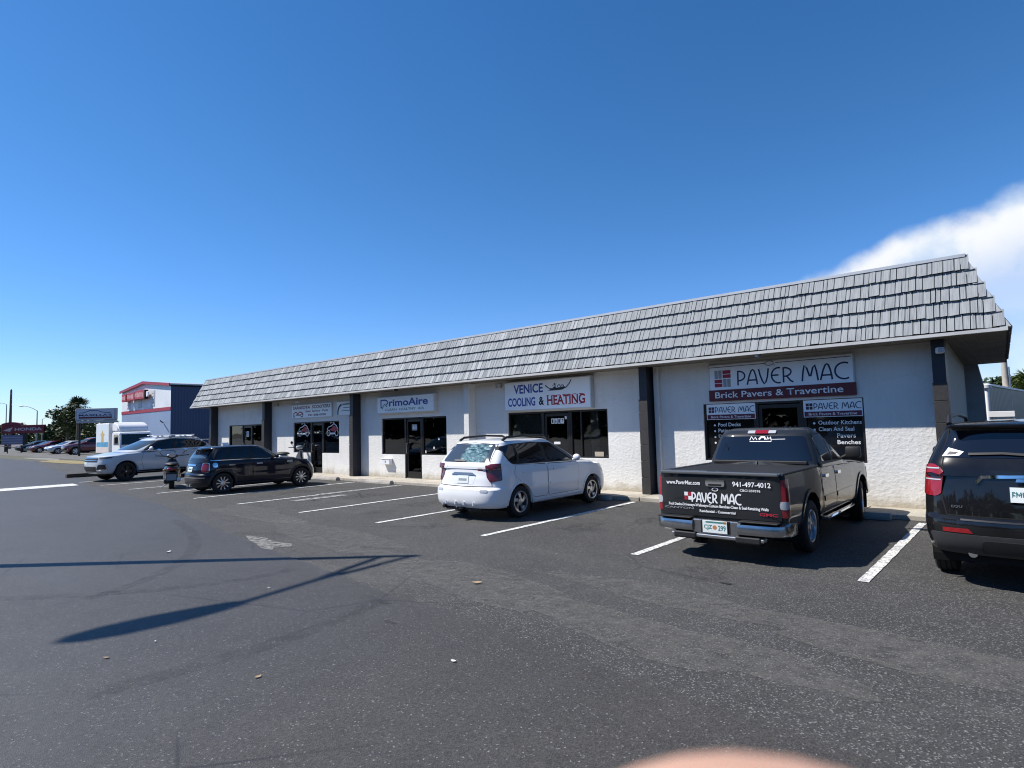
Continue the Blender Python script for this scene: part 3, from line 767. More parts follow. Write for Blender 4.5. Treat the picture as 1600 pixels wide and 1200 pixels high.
# paver shop main sign (flat panel)
s, y, hw, hh = sign_box(-5.70, -2.68, 2.28, 3.13, .05, 'wide white and maroon brick paver sign above the black windows')
MB().box(-hw-.004, hw+.004, -.058, -.003, -.004, .25).build('lower_band', M['txt_maroon'], s)
text('Brick Pavers & Travertine', -hw+.14, hw-.22, .06, .20, -.0605, M['txt_white'], s, bold=.012)
deco('PAVER MAC', -hw+.66, hw-.13, .33, .66, y, .034, M['txt_navy'], s)
mb = MB(); ribbon(mb, [(-hw+.02, .775), (-.22, .775)], .014, y); ribbon(mb, [(0.0, .775), (hw-.05, .775)], .014, y)
ribbon(mb, arc(-.13, .745, .11, .075, 30, 150, 10), .012, y-.0004); ribbon(mb, arc(-.13, .80, .11, .075, 210, 330, 10), .012, y-.0008)
ribbon(mb, [(-.035, .71), (-.02, .73)], .012, y); mb.build('rule_line', M['txt_navy'], s)
for (a, b, c, d, mt) in ((-hw+.14, -hw+.32, .51, .70, 'grey'), (-hw+.335, -hw+.52, .51, .70, 'txt_red'), (-hw+.14, -hw+.32, .31, .495, 'txt_red'), (-hw+.335, -hw+.52, .31, .495, 'grey')):
    horiz = mt == 'txt_red'
    for k in range(2):
        if horiz: z0 = c+k*(d-c)/2; sheet('logo_brick', a, b, z0+.006, z0+(d-c)/2-.006, y, M[mt], s)
        else: x0 = a+k*(b-a)/2; sheet('logo_brick', x0+.006, x0+(b-a)/2-.006, c, d, y, M[mt], s)
# two window head signs of the same shop
for x0, x1, lab in ((-5.82, -4.70, 'small paver sign at the head of the left black window'), (-3.70, -2.60, 'small paver sign at the head of the right black window')):
    s = empty('window_sign', ((x0+x1)/2, 13.63, 1.85), 0, lab, 'sign'); hw = (x1-x0)/2
    MB().box(-hw, hw, 0, .012, 0, .355).build('panel', M['signw'], s)
    MB().box(-hw+.015, hw-.015, -.003, .002, .012, .115).build('lower_band', M['txt_purple'], s)
    text('Brick Pavers & Travertine', -hw+.1, hw-.1, .035, .09, -.0045, M['txt_white'], s, bold=.01)
    deco('PAVER MAC', -hw+.20, hw-.03, .16, .29, -.002, .016, M['txt_navy'], s)
    for k in range(4): sheet('logo_brick', -hw+.05+(k % 2)*.07, -hw+.11+(k % 2)*.07, .16+(k//2)*.07, .22+(k//2)*.07, -.002, M['txt_navy'] if k in (0, 3) else M['txt_maroon'], s)
# cooling and heating
s, y, hw, hh = sign_box(-12.0, -8.90, 2.26, 3.13, .17, 'white cooling and heating lightbox sign with blue and red serif lettering')
text('VENICE', -1.17, -.07, .50, .765, y, M['txt_blue'], s, bold=.028)
text('COOLING', -1.40, -.36, .13, .385, y, M['txt_blue'], s, bold=.028)
text('&', -.23, -.04, .14, .38, y, M['txt_black'], s, bold=.03)
text('HEATING', .07, 1.36, .13, .40, y, M['txt_red'], s, bold=.028)
def serifs(parent, x0, x1, z0, z1, n, mat):
    mb = MB()
    for k in range(n):
        a = x0+(x1-x0)*k/n
        for z in (z0-.006, z1-.014): mb.add([(a-.012, y-.0005, z), (a+(x1-x0)/n*.42, y-.0005, z), (a+(x1-x0)/n*.42, y-.0005, z+.02), (a-.012, y-.0005, z+.02)], [(0, 1, 2, 3)])
    mb.build('serif', mat, parent)
serifs(s, .07, 1.36, .13, .40, 7, M['txt_red'])
mb = MB()   # gondola
ribbon(mb, [(0.02, .69), (.12, .62), (.2, .565), (.35, .545), (.6, .55), (.74, .60), (.86, .70), (.92, .80)], .03, y)
ribbon(mb, [(.17, .57), (.45, .575), (.7, .60)], .055, y-.0004); ribbon(mb, [(.36, .58), (.37, .68), (.33, .74)], .035, y-.0008); ribbon(mb, [(.30, .60), (.39, .62)], .05, y-.0012)
ribbon(mb, arc(.50, .62, .05, .06, 0, 180, 8), .022, y-.0004); ribbon(mb, arc(.62, .62, .05, .05, 0, 180, 8), .022, y-.0004); ribbon(mb, [(.26, .66), (.42, .72)], .012, y-.0006)
ribbon(mb, [(.10, .535), (.30, .53)], .012, y-.0004)
mb.build('gondola_drawing', M['txt_black'], s)
# clean healthy air
s, y, hw, hh = sign_box(-18.32, -15.16, 2.39, 3.0, .17, 'white lightbox air service sign with dark blue and green letters')
text('rimoAire', -.86, 1.27, .25, .51, y, M['txt_blue'], s, bold=.028)
text('CLEAN  HEALTHY  AIR', -1.08, 1.07, .09, .175, y, M['txt_green'], s, bold=.01)
mb = MB(); ribbon(mb, [(-1.33, .20), (-1.33, .50)], .055, y); ribbon(mb, [(-1.33, .49)] + arc(-1.12, .40, .19, .09, 90, -60, 10), .05, y-.0005); ribbon(mb, [(-1.33, .21), (-1.26, .25)], .04, y-.001); mb.build('logo', M['txt_blue'], s)
mb = MB(); ribbon(mb, [(-1.27, .16), (-1.13, .34), (-.96, .24)], .04, y-.0014); mb.build('logo', M['txt_teal'], s)
# scooters
s, y, hw, hh = sign_box(-24.68, -21.50, 2.38, 2.99, .06, 'white scooter shop sign with dark purple lettering and red scooter')
text('SARASOTA  SCOOTERS', -hw+.13, hw-.08, .40, .53, y, M['txt_purple'], s, bold=.03, shear=.15)
text('Sales  Service - Parts', -.42, hw-.26, .25, .34, y, M['txt_purple'], s, bold=.02)
text('941-408-0090', -.22, hw-.42, .08, .17, y, M['txt_purple'], s, bold=.025)
mb = MB(); ribbon(mb, arc(-1.36, .13, .075, .06, 90, 400, 14), .04, y); ribbon(mb, arc(-.72, .13, .09, .065, 0, 360, 14), .045, y-.0005); mb.build('logo', M['txt_navy'], s)
mb = MB(); ribbon(mb, [(-1.40, .22), (-1.2, .29), (-1.05, .20), (-.9, .28), (-.72, .26), (-.60, .17)], .05, y-.001); ribbon(mb, [(-1.2, .16), (-.85, .15)], .05, y-.0015); mb.build('logo', M['txt_red'], s)
s, y, hw, hh = sign_box(-21.19, -19.84, 2.40, 2.99, .04, 'small pale sign with a dark swoosh next to the scooter sign')
mb = MB(); ribbon(mb, arc(-.30, .08, .27, .36, 90, 185, 12), .09, y); mb.build('logo', M['txt_navy'], s)
mb = MB(); ribbon(mb, [(-.25, .45), (.5, .47)], .06, y); ribbon(mb, [(-.2, .32), (.5, .33)], .03, y); ribbon(mb, [(-.3, .20), (.45, .21)], .03, y); mb.build('print_line', M['txt_teal'], s)

# small fixtures
def floodlight(x, y, z, label, mat, s=1.0, turned=0):
    r_ = empty('floodlight', (x, y, z), R(turned), label, 'light', 'small lights under the eave'); 
    MB().lathe([(0, .001), (0, .05*s), (-.03, .05*s), (-.03, .02*s), (-.07, .02*s)], 12, 'y').build('base', mat, r_, 30)
    MB().bbox(-.07*s, .07*s, -.19, -.07, -.06*s, .07*s, .015).build('head', mat, r_)
    MB().box(-.055*s, .055*s, -.194, -.189, -.045*s, .055*s).build('lens', M['clear'], r_)
M['beige'] = simple('fixture_beige', (.50, .47, .40), .5)
floodlight(-12.27, WY, 3.04, 'square beige wall light left of the cooling sign', M['beige'], 1.1)
floodlight(-25.95, WY, 3.03, 'beige wall light beside the dark column left of the scooter sign', M['beige'], 1.1)
floodlight(-1.27, 13.25, 2.98, 'round white spot light at the top of the right end column', M['white'], .8, 20)
floodlight(-4.35, 13.05, 3.18, 'small grey spot light under the eave above the brick paver sign', M['alu'], .6)
floodlight(-23.6, 13.3, 3.08, 'small white spot light above the scooter shop sign', M['white'], .7)
floodlight(-16.6, 13.05, 3.17, 'small dark spot light above the air service sign', M['bronze'], .6)
mbx = empty('mailbox', (-17.88, WY, .55), 0, 'white wall mailbox on the low wall below a shop window', 'mailbox')
MB().bbox(-.235, .235, -.15, -.001, 0, .20, .015).build('body', M['white'], mbx)
MB().bbox(-.245, .245, -.165, -.001, .185, .215, .008).build('lid', M['white'], mbx)
MB().lathe([(0, .001), (0, .045)], 12, 'y', (0, -.152, .10)).build('emblem', M['grey'], mbx)
for x, z, w, h, mt, lab, nm in [(-24.42, .915, .09, .11, 'txt_teal', 'small teal jar at the left corner of the scooter shop window', 'jar'), (-21.24, .915, .10, .12, 'txt_teal', 'small teal jar at the right corner of the scooter shop window', 'jar'),
                        (-24.02, .915, .14, .22, 'blind', 'tan carton standing in the scooter shop window', 'carton'), (-23.72, .915, .22, .26, 'paper', 'larger pale carton in the scooter shop window beside the door', 'carton'), (-21.95, .915, .07, .30, 'blind', 'slim upright roll in the scooter shop window right of the door', 'roll')]:
    if nm == 'carton': o = MB().bbox(x-w/2, x+w/2, 13.86, 13.98, z, z+h, .006).build(nm, M[mt])
    else: o = MB().lathe([(0, .001), (0, w/2), (h*.75, w/2), (h*.82, w*.4), (h, w*.4), (h, .001)], 14, 'z', (x, 13.90, z)).build(nm, M[mt], None, 35)
    tag(o, lab, nm)
mb = MB().box(-24.9, -20.9, 13.82, 14.05, .87, .914); mb.build('window_shelf', M['counter'], bld)

# ================================================================== VEHICLES
def interp(tab):
    def f(y):
        if y <= tab[0][0]: return tab[0][1]
        for (a, u), (b, v) in zip(tab, tab[1:]):
            if y <= b:
                t = (y-a)/(b-a); t = t*t*(3-2*t)*.5 + t*.5
                return u+(v-u)*t
        return tab[-1][1]
    return f
def ring(z, yr, yf, w, rl=.40, rp=3.2, fl=.55, fp=2.6, hard=False): return dict(z=z, yr=yr, yf=yf, w=w, rl=rl, rp=rp, fl=fl, fp=fp, hard=hard)
def ring_pts(r, nR, nS, nF, taper):
    P = []
    for k in range(nR+1):
        t = k/nR*math.pi/2
        P.append((r['w']*math.sin(t)**(2/r['rp']), r['yr']+r['rl']*(1-max(0, math.cos(t))**(2/r['rp']))))
    y0, y1 = r['yr']+r['rl'], r['yf']-r['fl']
    for k in range(1, nS): P.append((r['w'], y0+(y1-y0)*k/nS))
    for k in range(nF, -1, -1):
        t = k/nF*math.pi/2
        P.append((r['w']*math.sin(t)**(2/r['fp']), r['yf']-r['fl']*(1-max(0, math.cos(t))**(2/r['fp']))))
    z = r['z']
    return [Vector((x*taper(y), y, z(y) if callable(z) else z)) for x, y in P]
def loft(rings, nR=14, nS=64, nF=14, sub=5, taper=lambda y: 1.0, arches=(), hw=.9):
    K = [ring_pts(r, nR, nS, nF, taper) for r in rings]
    n = len(K[0]); rows = []
    for i in range(len(K)-1):
        a, b = K[i], K[i+1]
        for s in range(sub):
            t = s/sub; h00 = 2*t**3-3*t**2+1; h10 = t**3-2*t**2+t; h01 = -2*t**3+3*t**2; h11 = t**3-t**2
            row = []
            for j in range(n):
                ta = (b[j]-a[j]) if (i == 0 or rings[i]['hard']) else (b[j]-K[i-1][j])*.5
                tb = (b[j]-a[j]) if (i+2 >= len(K) or rings[i+1]['hard']) else (K[i+2][j]-a[j])*.5
                row.append(a[j]*h00+ta*h10+b[j]*h01+tb*h11)
            rows.append(row)
    rows.append(K[-1])
    for row in rows:
        for p in row:
            for (yc, zc, ra) in arches:
                if abs(p.x) > .6*hw and abs(p.y-yc) < ra:
                    za = zc+math.sqrt(ra*ra-(p.y-yc)**2)
                    if p.z < za: p.z = za
    # mirror to closed rings
    V = []; m_ = 2*(n-1)
    for row in rows:
        full = row + [Vector((-p.x, p.y, p.z)) for p in row[-2:0:-1]]
        V += full
    F = []
    for i in range(len(rows)-1):
        for j in range(m_):
            a, b, c, d = i*m_+j, i*m_+(j+1) % m_, (i+1)*m_+(j+1) % m_, (i+1)*m_+j
            F.append((a, b, c, d))
    return V, F

class Car:
    def __init__(s, name, loc, rz, label, cat, hw, group=None):
        s.root = empty(name, loc, rz, label, cat, group); s.hw = hw; s.V = []; s.F = []; s.bvh = None
    def shell(s, name, rings, mat, smooth=38, **k):
        V, F = loft(rings, hw=s.hw, **k)
        o = mesh_obj(name, V, F, mat, s.root, smooth)
        # remove faces squeezed to nothing at the wheel arches
        bm = bmesh.new(); bm.from_mesh(o.data)
        bmesh.ops.dissolve_degenerate(bm, dist=1e-5, edges=bm.edges[:])
        bmesh.ops.recalc_face_normals(bm, faces=bm.faces[:])
        bm.to_mesh(o.data); bm.free(); o.data.set_sharp_from_angle(angle=R(smooth))
        k0 = len(s.V); s.V += V; s.F += [tuple(i+k0 for i in f) for f in F]
        s.bvh = BVHTree.FromPolygons(s.V, s.F); return o
    def cast(s, frame, u, v):
        if frame == 'rear': o, d = Vector((u, -4, v)), Vector((0, 1, 0))
        elif frame == 'front': o, d = Vector((u, 8, v)), Vector((0, -1, 0))
        elif frame == 'right': o, d = Vector((4, u, v)), Vector((-1, 0, 0))
        elif frame == 'top': o, d = Vector((u, v, 4)), Vector((0, 0, -1))
        else:                                     # ('diag', angle, cx, cy): looking along the angle
            _, a, cx, cy = frame; d = Vector((math.cos(R(a)), math.sin(R(a)), 0)); p = Vector((-d.y, d.x, 0))
            o = Vector((cx, cy, v)) - d*3 + p*u
        h = s.bvh.ray_cast(o, d)
        if h[0] is None: return None, None
        n = h[1]
        if n.dot(d) > 0: n = -n
        return h[0], n
    def grid(s, name, uv, frame, off, mat, parent=None, side=1, skirt=True, smooth=30):
        """uv: rows of (u,v); projected onto the shell and lifted by off"""
        vs = []; ok = []
        m_, n_ = len(uv), len(uv[0])
        for row in uv:
            for (u, v) in row:
                p, n = s.cast(frame, u, v)
                if p is None: vs.append(Vector((0, 0, 0))); ok.append(False)
                else: vs.append(p+n*off); ok.append(True)
        fs = []
        for i in range(m_-1):
            for j in range(n_-1):
                q = (i*n_+j, i*n_+j+1, (i+1)*n_+j+1, (i+1)*n_+j)
                if all(ok[t] for t in q): fs.append(q)
        if skirt:
            loop = [j for j in range(n_)] + [i*n_+n_-1 for i in range(1, m_)] + [(m_-1)*n_+j for j in range(n_-2, -1, -1)] + [i*n_ for i in range(m_-2, 0, -1)]
            base = len(vs); c = sum((vs[t] for t in loop if ok[t]), Vector())/max(1, sum(ok[t] for t in loop))
            rowsn = []
            for t in loop:
                u, v = uv[t//n_][t % n_]; p, n = s.cast(frame, u, v)
                rowsn.append((vs[t]-n*(off+.004)) if p is not None else Vector((0, 0, 0)))
            vs += rowsn; L = len(loop)
            for a in range(L):
                b = (a+1) % L
                if ok[loop[a]] and ok[loop[b]]: fs.append((loop[a], loop[b], base+b, base+a))
        if side < 0: vs = [Vector((-p.x, p.y, p.z)) for p in vs]
        used = sorted({i for f in fs for i in f}); mp = {k: i for i, k in enumerate(used)}
        o = mesh_obj(name, [vs[i] for i in used], [tuple(mp[i] for i in f) for f in fs], mat, parent or s.root, None)
        bm = bmesh.new(); bm.from_mesh(o.data); bmesh.ops.remove_doubles(bm, verts=bm.verts[:], dist=1e-5); bmesh.ops.recalc_face_normals(bm, faces=bm.faces[:]); bm.to_mesh(o.data); bm.free()
        me = o.data; me.shade_smooth(); me.set_sharp_from_angle(angle=R(smooth))
        return o
    def patch(s, name, poly, frame, off, mat, parent=None, side=1, rnd=.0, nu=None, nv=None, step=.045, skirt=True):
        if rnd: poly = round_poly(poly, rnd)
        us = [p[0] for p in poly]; u0, u1 = min(us), max(us)
        nu = nu or max(3, int((u1-u0)/step)); e = (u1-u0)*1e-4
        cols = []
        cand = sorted(set([u0+e] + [u0+(u1-u0)*k/nu for k in range(1, nu)] + [u1-e] + ([p[0] for p in poly if u0+.004 < p[0] < u1-.004] if len(poly) < 30 else [])))
        hmax = 0
        for u in cand:
            vsx = []
            for (a, b), (c, d) in zip(poly, poly[1:]+poly[:1]):
                if (a-u)*(c-u) <= 0 and abs(a-c) > 1e-9: vsx.append(b+(d-b)*(u-a)/(c-a))
            if len(vsx) < 2: continue
            cols.append((u, min(vsx), max(vsx))); hmax = max(hmax, max(vsx)-min(vsx))
        nv = nv or max(2, int(hmax/step))
        uv = [[(u, lo+(hi-lo)*k/nv) for k in range(nv+1)] for u, lo, hi in cols]
        return s.grid(name, uv, frame, off, mat, parent, side, skirt)
    def arc(s, name, yc, zc, r0, r1, a0, a1, off, mat, side=1, parent=None, n=26):
        uv = [[(yc+r_*math.cos(R(a0+(a1-a0)*i/n)), zc+r_*math.sin(R(a0+(a1-a0)*i/n))) for r_ in (r0, r0+(r1-r0)*.33, r0+(r1-r0)*.66, r1)] for i in range(n+1)]
        return s.grid(name, uv, 'right', off, mat, parent, side)
    def line(s, name, pts, w, frame, off, mat, parent=None, side=1):
        """thin strip following 2D points on the shell"""
        dense_ = []
        for (a, b), (c, d) in zip(pts, pts[1:]):
            L = math.hypot(c-a, d-b); k = max(1, int(L/.05))
            dense_ += [(a+(c-a)*i/k, b+(d-b)*i/k) for i in range(k)]
        dense_.append(pts[-1]); uv = []
        for i, p in enumerate(dense_):
            a, b = dense_[max(i-1, 0)], dense_[min(i+1, len(dense_)-1)]
            t = Vector((b[0]-a[0], b[1]-a[1])).normalized(); n = Vector((-t.y, t.x))*w/2
            uv.append([(p[0]+n.x, p[1]+n.y), (p[0]-n.x, p[1]-n.y)])
        return s.grid(name, uv, frame, off, mat, parent, side, False)
    def well(s, yc, zc, ra, x0, x1):
        for sd in (1, -1):
            mb = MB(); n = 20; a0, a1 = -25, 205; vs = []; fs = []
            for i in range(n+1):
                a = R(a0+(a1-a0)*i/n)
                for x in (x0, x1): vs.append((sd*x, yc+(ra+.012)*math.cos(a), zc+(ra+.012)*math.sin(a)))
            for i in range(n): fs.append((2*i, 2*i+1, 2*i+3, 2*i+2))
            mb.add(vs, fs); k = len(vs)
            mb.add([(sd*x0, yc, zc)] + [(sd*x0, vs[2*i][1], vs[2*i][2]) for i in range(n+1)], [(0, i+1, i+2) for i in range(n)])
            mb.build('wheel_well', M['seam'], s.root)
    def wheel(s, x, y, r_, wd, rim, style, rimmat, steer=0, cap=None):
        for sd in (1, -1):
            w = empty('wheel', (sd*x, y, r_), R(steer), parent=s.root)
            if sd < 0: w.rotation_euler = (0, 0, math.pi + R(steer))
            h = wd/2
            prof = [(-h*.86, rim), (-h*.97, rim+.02), (-h, rim+(r_-rim)*.45), (-h*.96, r_-.028), (-h*.80, r_-.006), (-h*.55, r_), (-h*.5, r_-.009), (-h*.42, r_-.009), (-h*.38, r_), (-h*.06, r_), (-h*.04, r_-.009), (h*.04, r_-.009), (h*.06, r_), (h*.38, r_), (h*.42, r_-.009), (h*.5, r_-.009), (h*.55, r_), (h*.80, r_-.006), (h*.96, r_-.028), (h, rim+(r_-rim)*.45), (h*.97, rim+.02), (h*.86, rim)]
            MB().lathe(prof, 40, 'x').build('tyre', M['rubber'], w, 35)
            mb = MB(); mb.lathe([(h*.86, rim+.002), (h*.92, rim-.006), (h*.88, rim-.022), (h*.35, rim-.03), (-h*.8, rim-.035)], 36, 'x'); 
            rimo = mb.build('rim', rimmat, w, 35)
            MB().lathe([(h*.08, .001), (h*.08, rim-.03)], 28, 'x').build('brake_disc', M['dkalloy'], w)
            mb = MB(); n = style['n']; R0, R1 = .045, rim-.012; fx = h*.74
            for k in range(n):
                a = 2*math.pi*k/n + style.get('rot', 0)
                def P(rad, off_, x_): 
                    t = a + style.get('twist', 0)*(rad-R0)/(R1-R0)
                    return (x_, rad*math.cos(t)-off_*math.sin(t), rad*math.sin(t)+off_*math.cos(t))
                wa, wb = style['wa'], style['wb']; pts = []
                rr = [R0+(R1-R0)*i/5 for i in range(6)]; vs = []
                for i, rad in enumerate(rr):
                    ww = wa+(wb-wa)*i/5; bul = fx - .018*math.sin(math.pi*i/5*.5) + (.012 if i == 5 else 0)
                    vs += [P(rad, -ww, bul-.03), P(rad, -ww*.85, bul), P(rad, ww*.85, bul), P(rad, ww, bul-.03)]
                fs = [(4*i+j, 4*i+j+1, 4*i+5+j, 4*i+4+j) for i in range(5) for j in range(3)]
                mb.add(vs, fs)
            mb.lathe([(fx-.04, .075), (fx+.004, .068), (fx+.010, .035), (fx+.010, .001)], 20, 'x')
            bm_o = mb.build('spokes', style.get('mat', rimmat), w, 35)
            if cap: MB().lathe([(fx+.0105, .03), (fx+.014, .001)], 14, 'x').build('centre_cap', cap, w)
    def both(s, fn):
        for sd in (1, -1): fn(sd)
def round_poly(poly, r_, n=4):
    out = []; k = len(poly)
    for i in range(k):
        p0, p, p1 = Vector(poly[i-1]), Vector(poly[i]), Vector(poly[(i+1) % k])
        a, b = (p0-p), (p1-p); la, lb = a.length, b.length
        rr = min(r_, la*.45, lb*.45); A, B = p+a/la*rr, p+b/lb*rr
        for j in range(n+1):
            t = j/n; q_ = A*(1-t)**2 + p*2*t*(1-t) + B*t*t; out.append((q_.x, q_.y))
    return out
def rect(u0, u1, v0, v1): return [(u0, v0), (u1, v0), (u1, v1), (u0, v1)]

P_white = paint('white_car_paint', (.83, .835, .84), 0, .4)
P_grey = paint('charcoal_truck_paint', (.017, .019, .022), .0, .36, .8)
P_black = paint('black_car_paint', (.004, .004, .005), 0, .25, .85)
P_navy = paint('navy_car_paint', (.003, .004, .014), .0, .3, .8)
P_pale = paint('pale_blue_paint', (.50, .545, .59), 0, .4)
P_red = paint('dark_red_paint', (.13, .008, .014), .2, .35)
P_silver = paint('silver_paint', (.50, .52, .54), .5, .35)

# ------------------------------------------------------------ white wagon (rear quarter towards the camera)
def white_wagon():
    c = Car('parked_car', (-8.735, 9.22, 0), R(.6), 'white five-door wagon with black roof rails parked at the cooling shop', 'car', .885, 'cars parked nose-in at the shops')
    W = .885; ar = [(0, .315, .362), (2.6, .315, .362)]
    belt = interp([(-.75, 1.075), (0, 1.04), (1.0, 1.01), (2.0, .985), (2.55, .955), (3.05, .83), (3.3, .74)])
    tp = lambda y: 1-.045*max(0, (y-2.5)/1.0)**2-.03*max(0, (-y-.1)/.76)**2
    body = c.shell('body', [
        ring(.235, -.74, 3.34, .78), ring(.25, -.80, 3.42, .85), ring(.34, -.85, 3.48, .875), ring(.48, -.865, 3.50, .885), ring(.60, -.85, 3.48, .89, hard=True), ring(.645, -.775, 3.46, .886, hard=True),
        ring(.80, -.755, 3.38, .885), ring(.90, -.735, 3.28, .88), ring(belt, -.715, 3.20, .862, hard=True), ring(lambda y: belt(y)+.035, -.60, 3.10, .80, hard=True), ring(lambda y: belt(y)+.062, -.4, 2.95, .55), ring(lambda y: belt(y)+.07, -.3, 2.9, .01)],
        P_white, arches=ar, taper=tp)
    rz = lambda z0: (lambda y: z0 - .035*max(0, (y-.8)/.9)**2 - .02*max(0, (.4-y)/.8)**2)
    c.shell('cabin', [ring(1.0, -.735, 2.66, .85, .30, 4, 1.0, 2.3), ring(1.09, -.715, 2.46, .845, .30, 4, .9, 2.3), ring(1.28, -.575, 2.02, .775, .3, 4, .75, 2.4), ring(rz(1.44), -.44, 1.66, .70, .3, 4, .6, 2.6), ring(rz(1.515), -.40, 1.46, .655, .3, 4, .5, 2.8, hard=True), ring(rz(1.55), -.30, 1.3, .55, .3, 4, .4), ring(rz(1.575), -.1, 1.1, .01, .2, 3, .3)], P_white)
    gl = [(-.46, 1.36), (-.30, 1.12), (-.20, 1.065), (2.02, 1.025), (1.86, 1.16), (1.55, 1.345), (1.22, 1.455), (.6, 1.485), (-.1, 1.465), (-.42, 1.42)]
    for sd in (1, -1):
        sur = c.patch('window_surround', gl, 'right', .003, M['black'], side=sd, rnd=.05)
        c.patch('rear_quarter_window', [(-.43, 1.36), (-.27, 1.135), (-.19, 1.085), (.02, 1.08), (-.04, 1.445), (-.38, 1.41)], 'right', .006, M['glass'], side=sd, rnd=.03)
        c.patch('rear_door_window', [(.05, 1.08), (.86, 1.062), (.80, 1.465), (-.01, 1.45)], 'right', .006, M['glass'], side=sd, rnd=.03)
        c.patch('front_door_window', [(.95, 1.06), (1.95, 1.045), (1.80, 1.165), (1.52, 1.33), (1.20, 1.435), (.88, 1.46)], 'right', .006, M['glass'], side=sd, rnd=.03)
        for nm, poly in (('front_door', [(.90, .36), (1.98, .36), (2.06, .75), (2.03, 1.0), (.90, 1.03)]), ('rear_door', [(.42, .36), (.885, .36), (.885, 1.03), (-.17, 1.055), (-.20, .86), (.02, .70), (.32, .55)])):
            c.patch('door_gap', [((p[0]-.45 if 0 else p[0]), p[1]) for p in poly], 'right', .0012, M['seam'], side=sd, rnd=.05)
            cu = sum(p[0] for p in poly)/len(poly); cv = sum(p[1] for p in poly)/len(poly)
            d = c.patch(nm, [(cu+(p[0]-cu)*.984, cv+(p[1]-cv)*.976) for p in poly], 'right', .0035, P_white, side=sd, rnd=.05)
            hy = 1.08 if nm == 'front_door' else .06
            c.patch('handle', rect(hy, hy+.2, .875, .915), 'right', .022, P_white, d, side=sd, rnd=.02, nu=6, nv=3)
            c.patch('side_moulding', rect(min(p[0] for p in poly)+.06 if nm == 'front_door' else .27, max(p[0] for p in poly)-.09, .585, .635), 'right', .012, P_white, d, side=sd)
        c.patch('sill_skirt', rect(.42, 2.2, .225, .32), 'right', .012, P_white, side=sd)
        for (yc, zc, ra) in ar: c.arc('arch_lip', yc, zc, ra+.006, ra+.04, 8, 172, .010, P_white, side=sd)
        # roof rail
        mb = MB(); mb.tube([(sd*.60, -.22, 1.545), (sd*.605, -.10, 1.60), (sd*.61, .6, 1.625), (sd*.60, 1.15, 1.60), (sd*.59, 1.28, 1.535)], [.03, .026, .02, .024, .03], 8)
        mb.build('roof_rail', M['black'], c.root, 40)
        # tail lamp wrapping the corner
        c.patch('tail_lamp', [(-.135, .78), (.10, .745), (.17, .84), (.20, 1.09), (-.11, 1.105)], ('diag', 122, .75, -.62), .008, M['dkred'], side=sd, rnd=.02, step=.03)
        c.patch('reverse_lamp', rect(.52, .68, .555, .605), 'rear', .006, M['clear'], side=sd, rnd=.02, step=.02)
        # mirror
        mb = MB(); mb.ell((sd*.985, 1.83, 1.10), (.095, .055, .075), 14, 10); mb.tube([(sd*.86, 1.86, 1.04), (sd*.93, 1.85, 1.07)], .03, 8)
        mr = mb.build('mirror', P_white, c.root, 60)
        c.patch('head_lamp', [(-.2, .66), (.2, .70), (.28, .80), (-.1, .74)], ('diag', 235, .72, 3.2), .008, M['clear'], side=sd, rnd=.02, step=.03)
        for (yc, zc, ra) in ar: pass
    # tailgate
    c.line('tailgate_gap', [(-.72, .665), (-.70, .80), (-.665, 1.09), (-.60, 1.47), (0, 1.50), (.60, 1.47), (.665, 1.09), (.70, .80), (.72, .665), (0, .652), (-.72, .665)], .012, 'rear', .002, M['seam'])
    win = c.patch('rear_window', [(-.645, 1.125), (.645, 1.125), (.555, 1.475), (-.555, 1.475)], 'rear', .005, crumple_glass(), rnd=.05)
    c.patch('plate_recess', [(-.28, .70), (.28, .70), (.34, .87), (-.34, .87)], 'rear', .003, P_white, rnd=.03)
    c.patch('tailgate_grip', [(-.34, .875), (.34, .875), (.25, .925), (-.25, .925)], 'rear', .018, M['alu'], rnd=.015, step=.03)
    pl = c.patch('licence_plate', rect(-.155, .155, .715, .865), 'rear', .012, M['plate'])
    text('204 RPB', -.135, .135, .755, .825, -.775, M['txt_green'], pl, 'plate_number', .02) if False else None
    c.line('plate_print', [(-.11, .785), (.11, .785)], .045, 'rear', .0135, M['grey'], pl)
    c.line('wiper', [(-.30, 1.155), (0.02, 1.145)], .03, 'rear', .02, M['black'])
    c.patch('sticker', rect(.38, .50, .965, 1.02), 'rear', .004, M['txt_red']); c.patch('sticker', rect(-.62, -.48, .98, 1.06), 'rear', .004, M['txt_white'])
    for x in (-.38, -.12, .12, .38): MB().tube([(x, -.873, .30), (x, -.868, .36)], .018, 6).build('bumper_rib', P_white, c.root)
    MB().box(-.62, .62, -.66, 3.2, .20, .30).build('underbody', M['seam'], c.root)
    mb = MB(); mb.tube([(-.50, -.74, .20), (.50, -.74, .22)], .028, 8); mb.box(-.05, .05, -.92, -.74, .18, .23); mb.build('tow_bar', M['black'], c.root)
    MB().ell((0, -.93, .25), (.03, .03, .03)).build('tow_ball', M['black'], c.root, 60)
    MB().tube([(-.48, -.85, .24), (-.48, -.6, .25)], .034, 10).build('exhaust_tip', M['dkalloy'], c.root, 40)
    ws = [(-.70, 1.06), (.70, 1.06), (.56, 1.43), (-.56, 1.43)]
    c.patch('windshield', ws, 'front', .005, M['wsglass'], rnd=.05)
    for (yc, zc, ra) in ar: c.well(yc, zc, ra, .50, .865)
    st = dict(n=5, wa=.030, wb=.055, twist=.55)
    c.wheel(.775, 0, .315, .205, .215, st, M['steel']); c.wheel(.775, 2.6, .315, .205, .215, st, M['steel'])
    return c
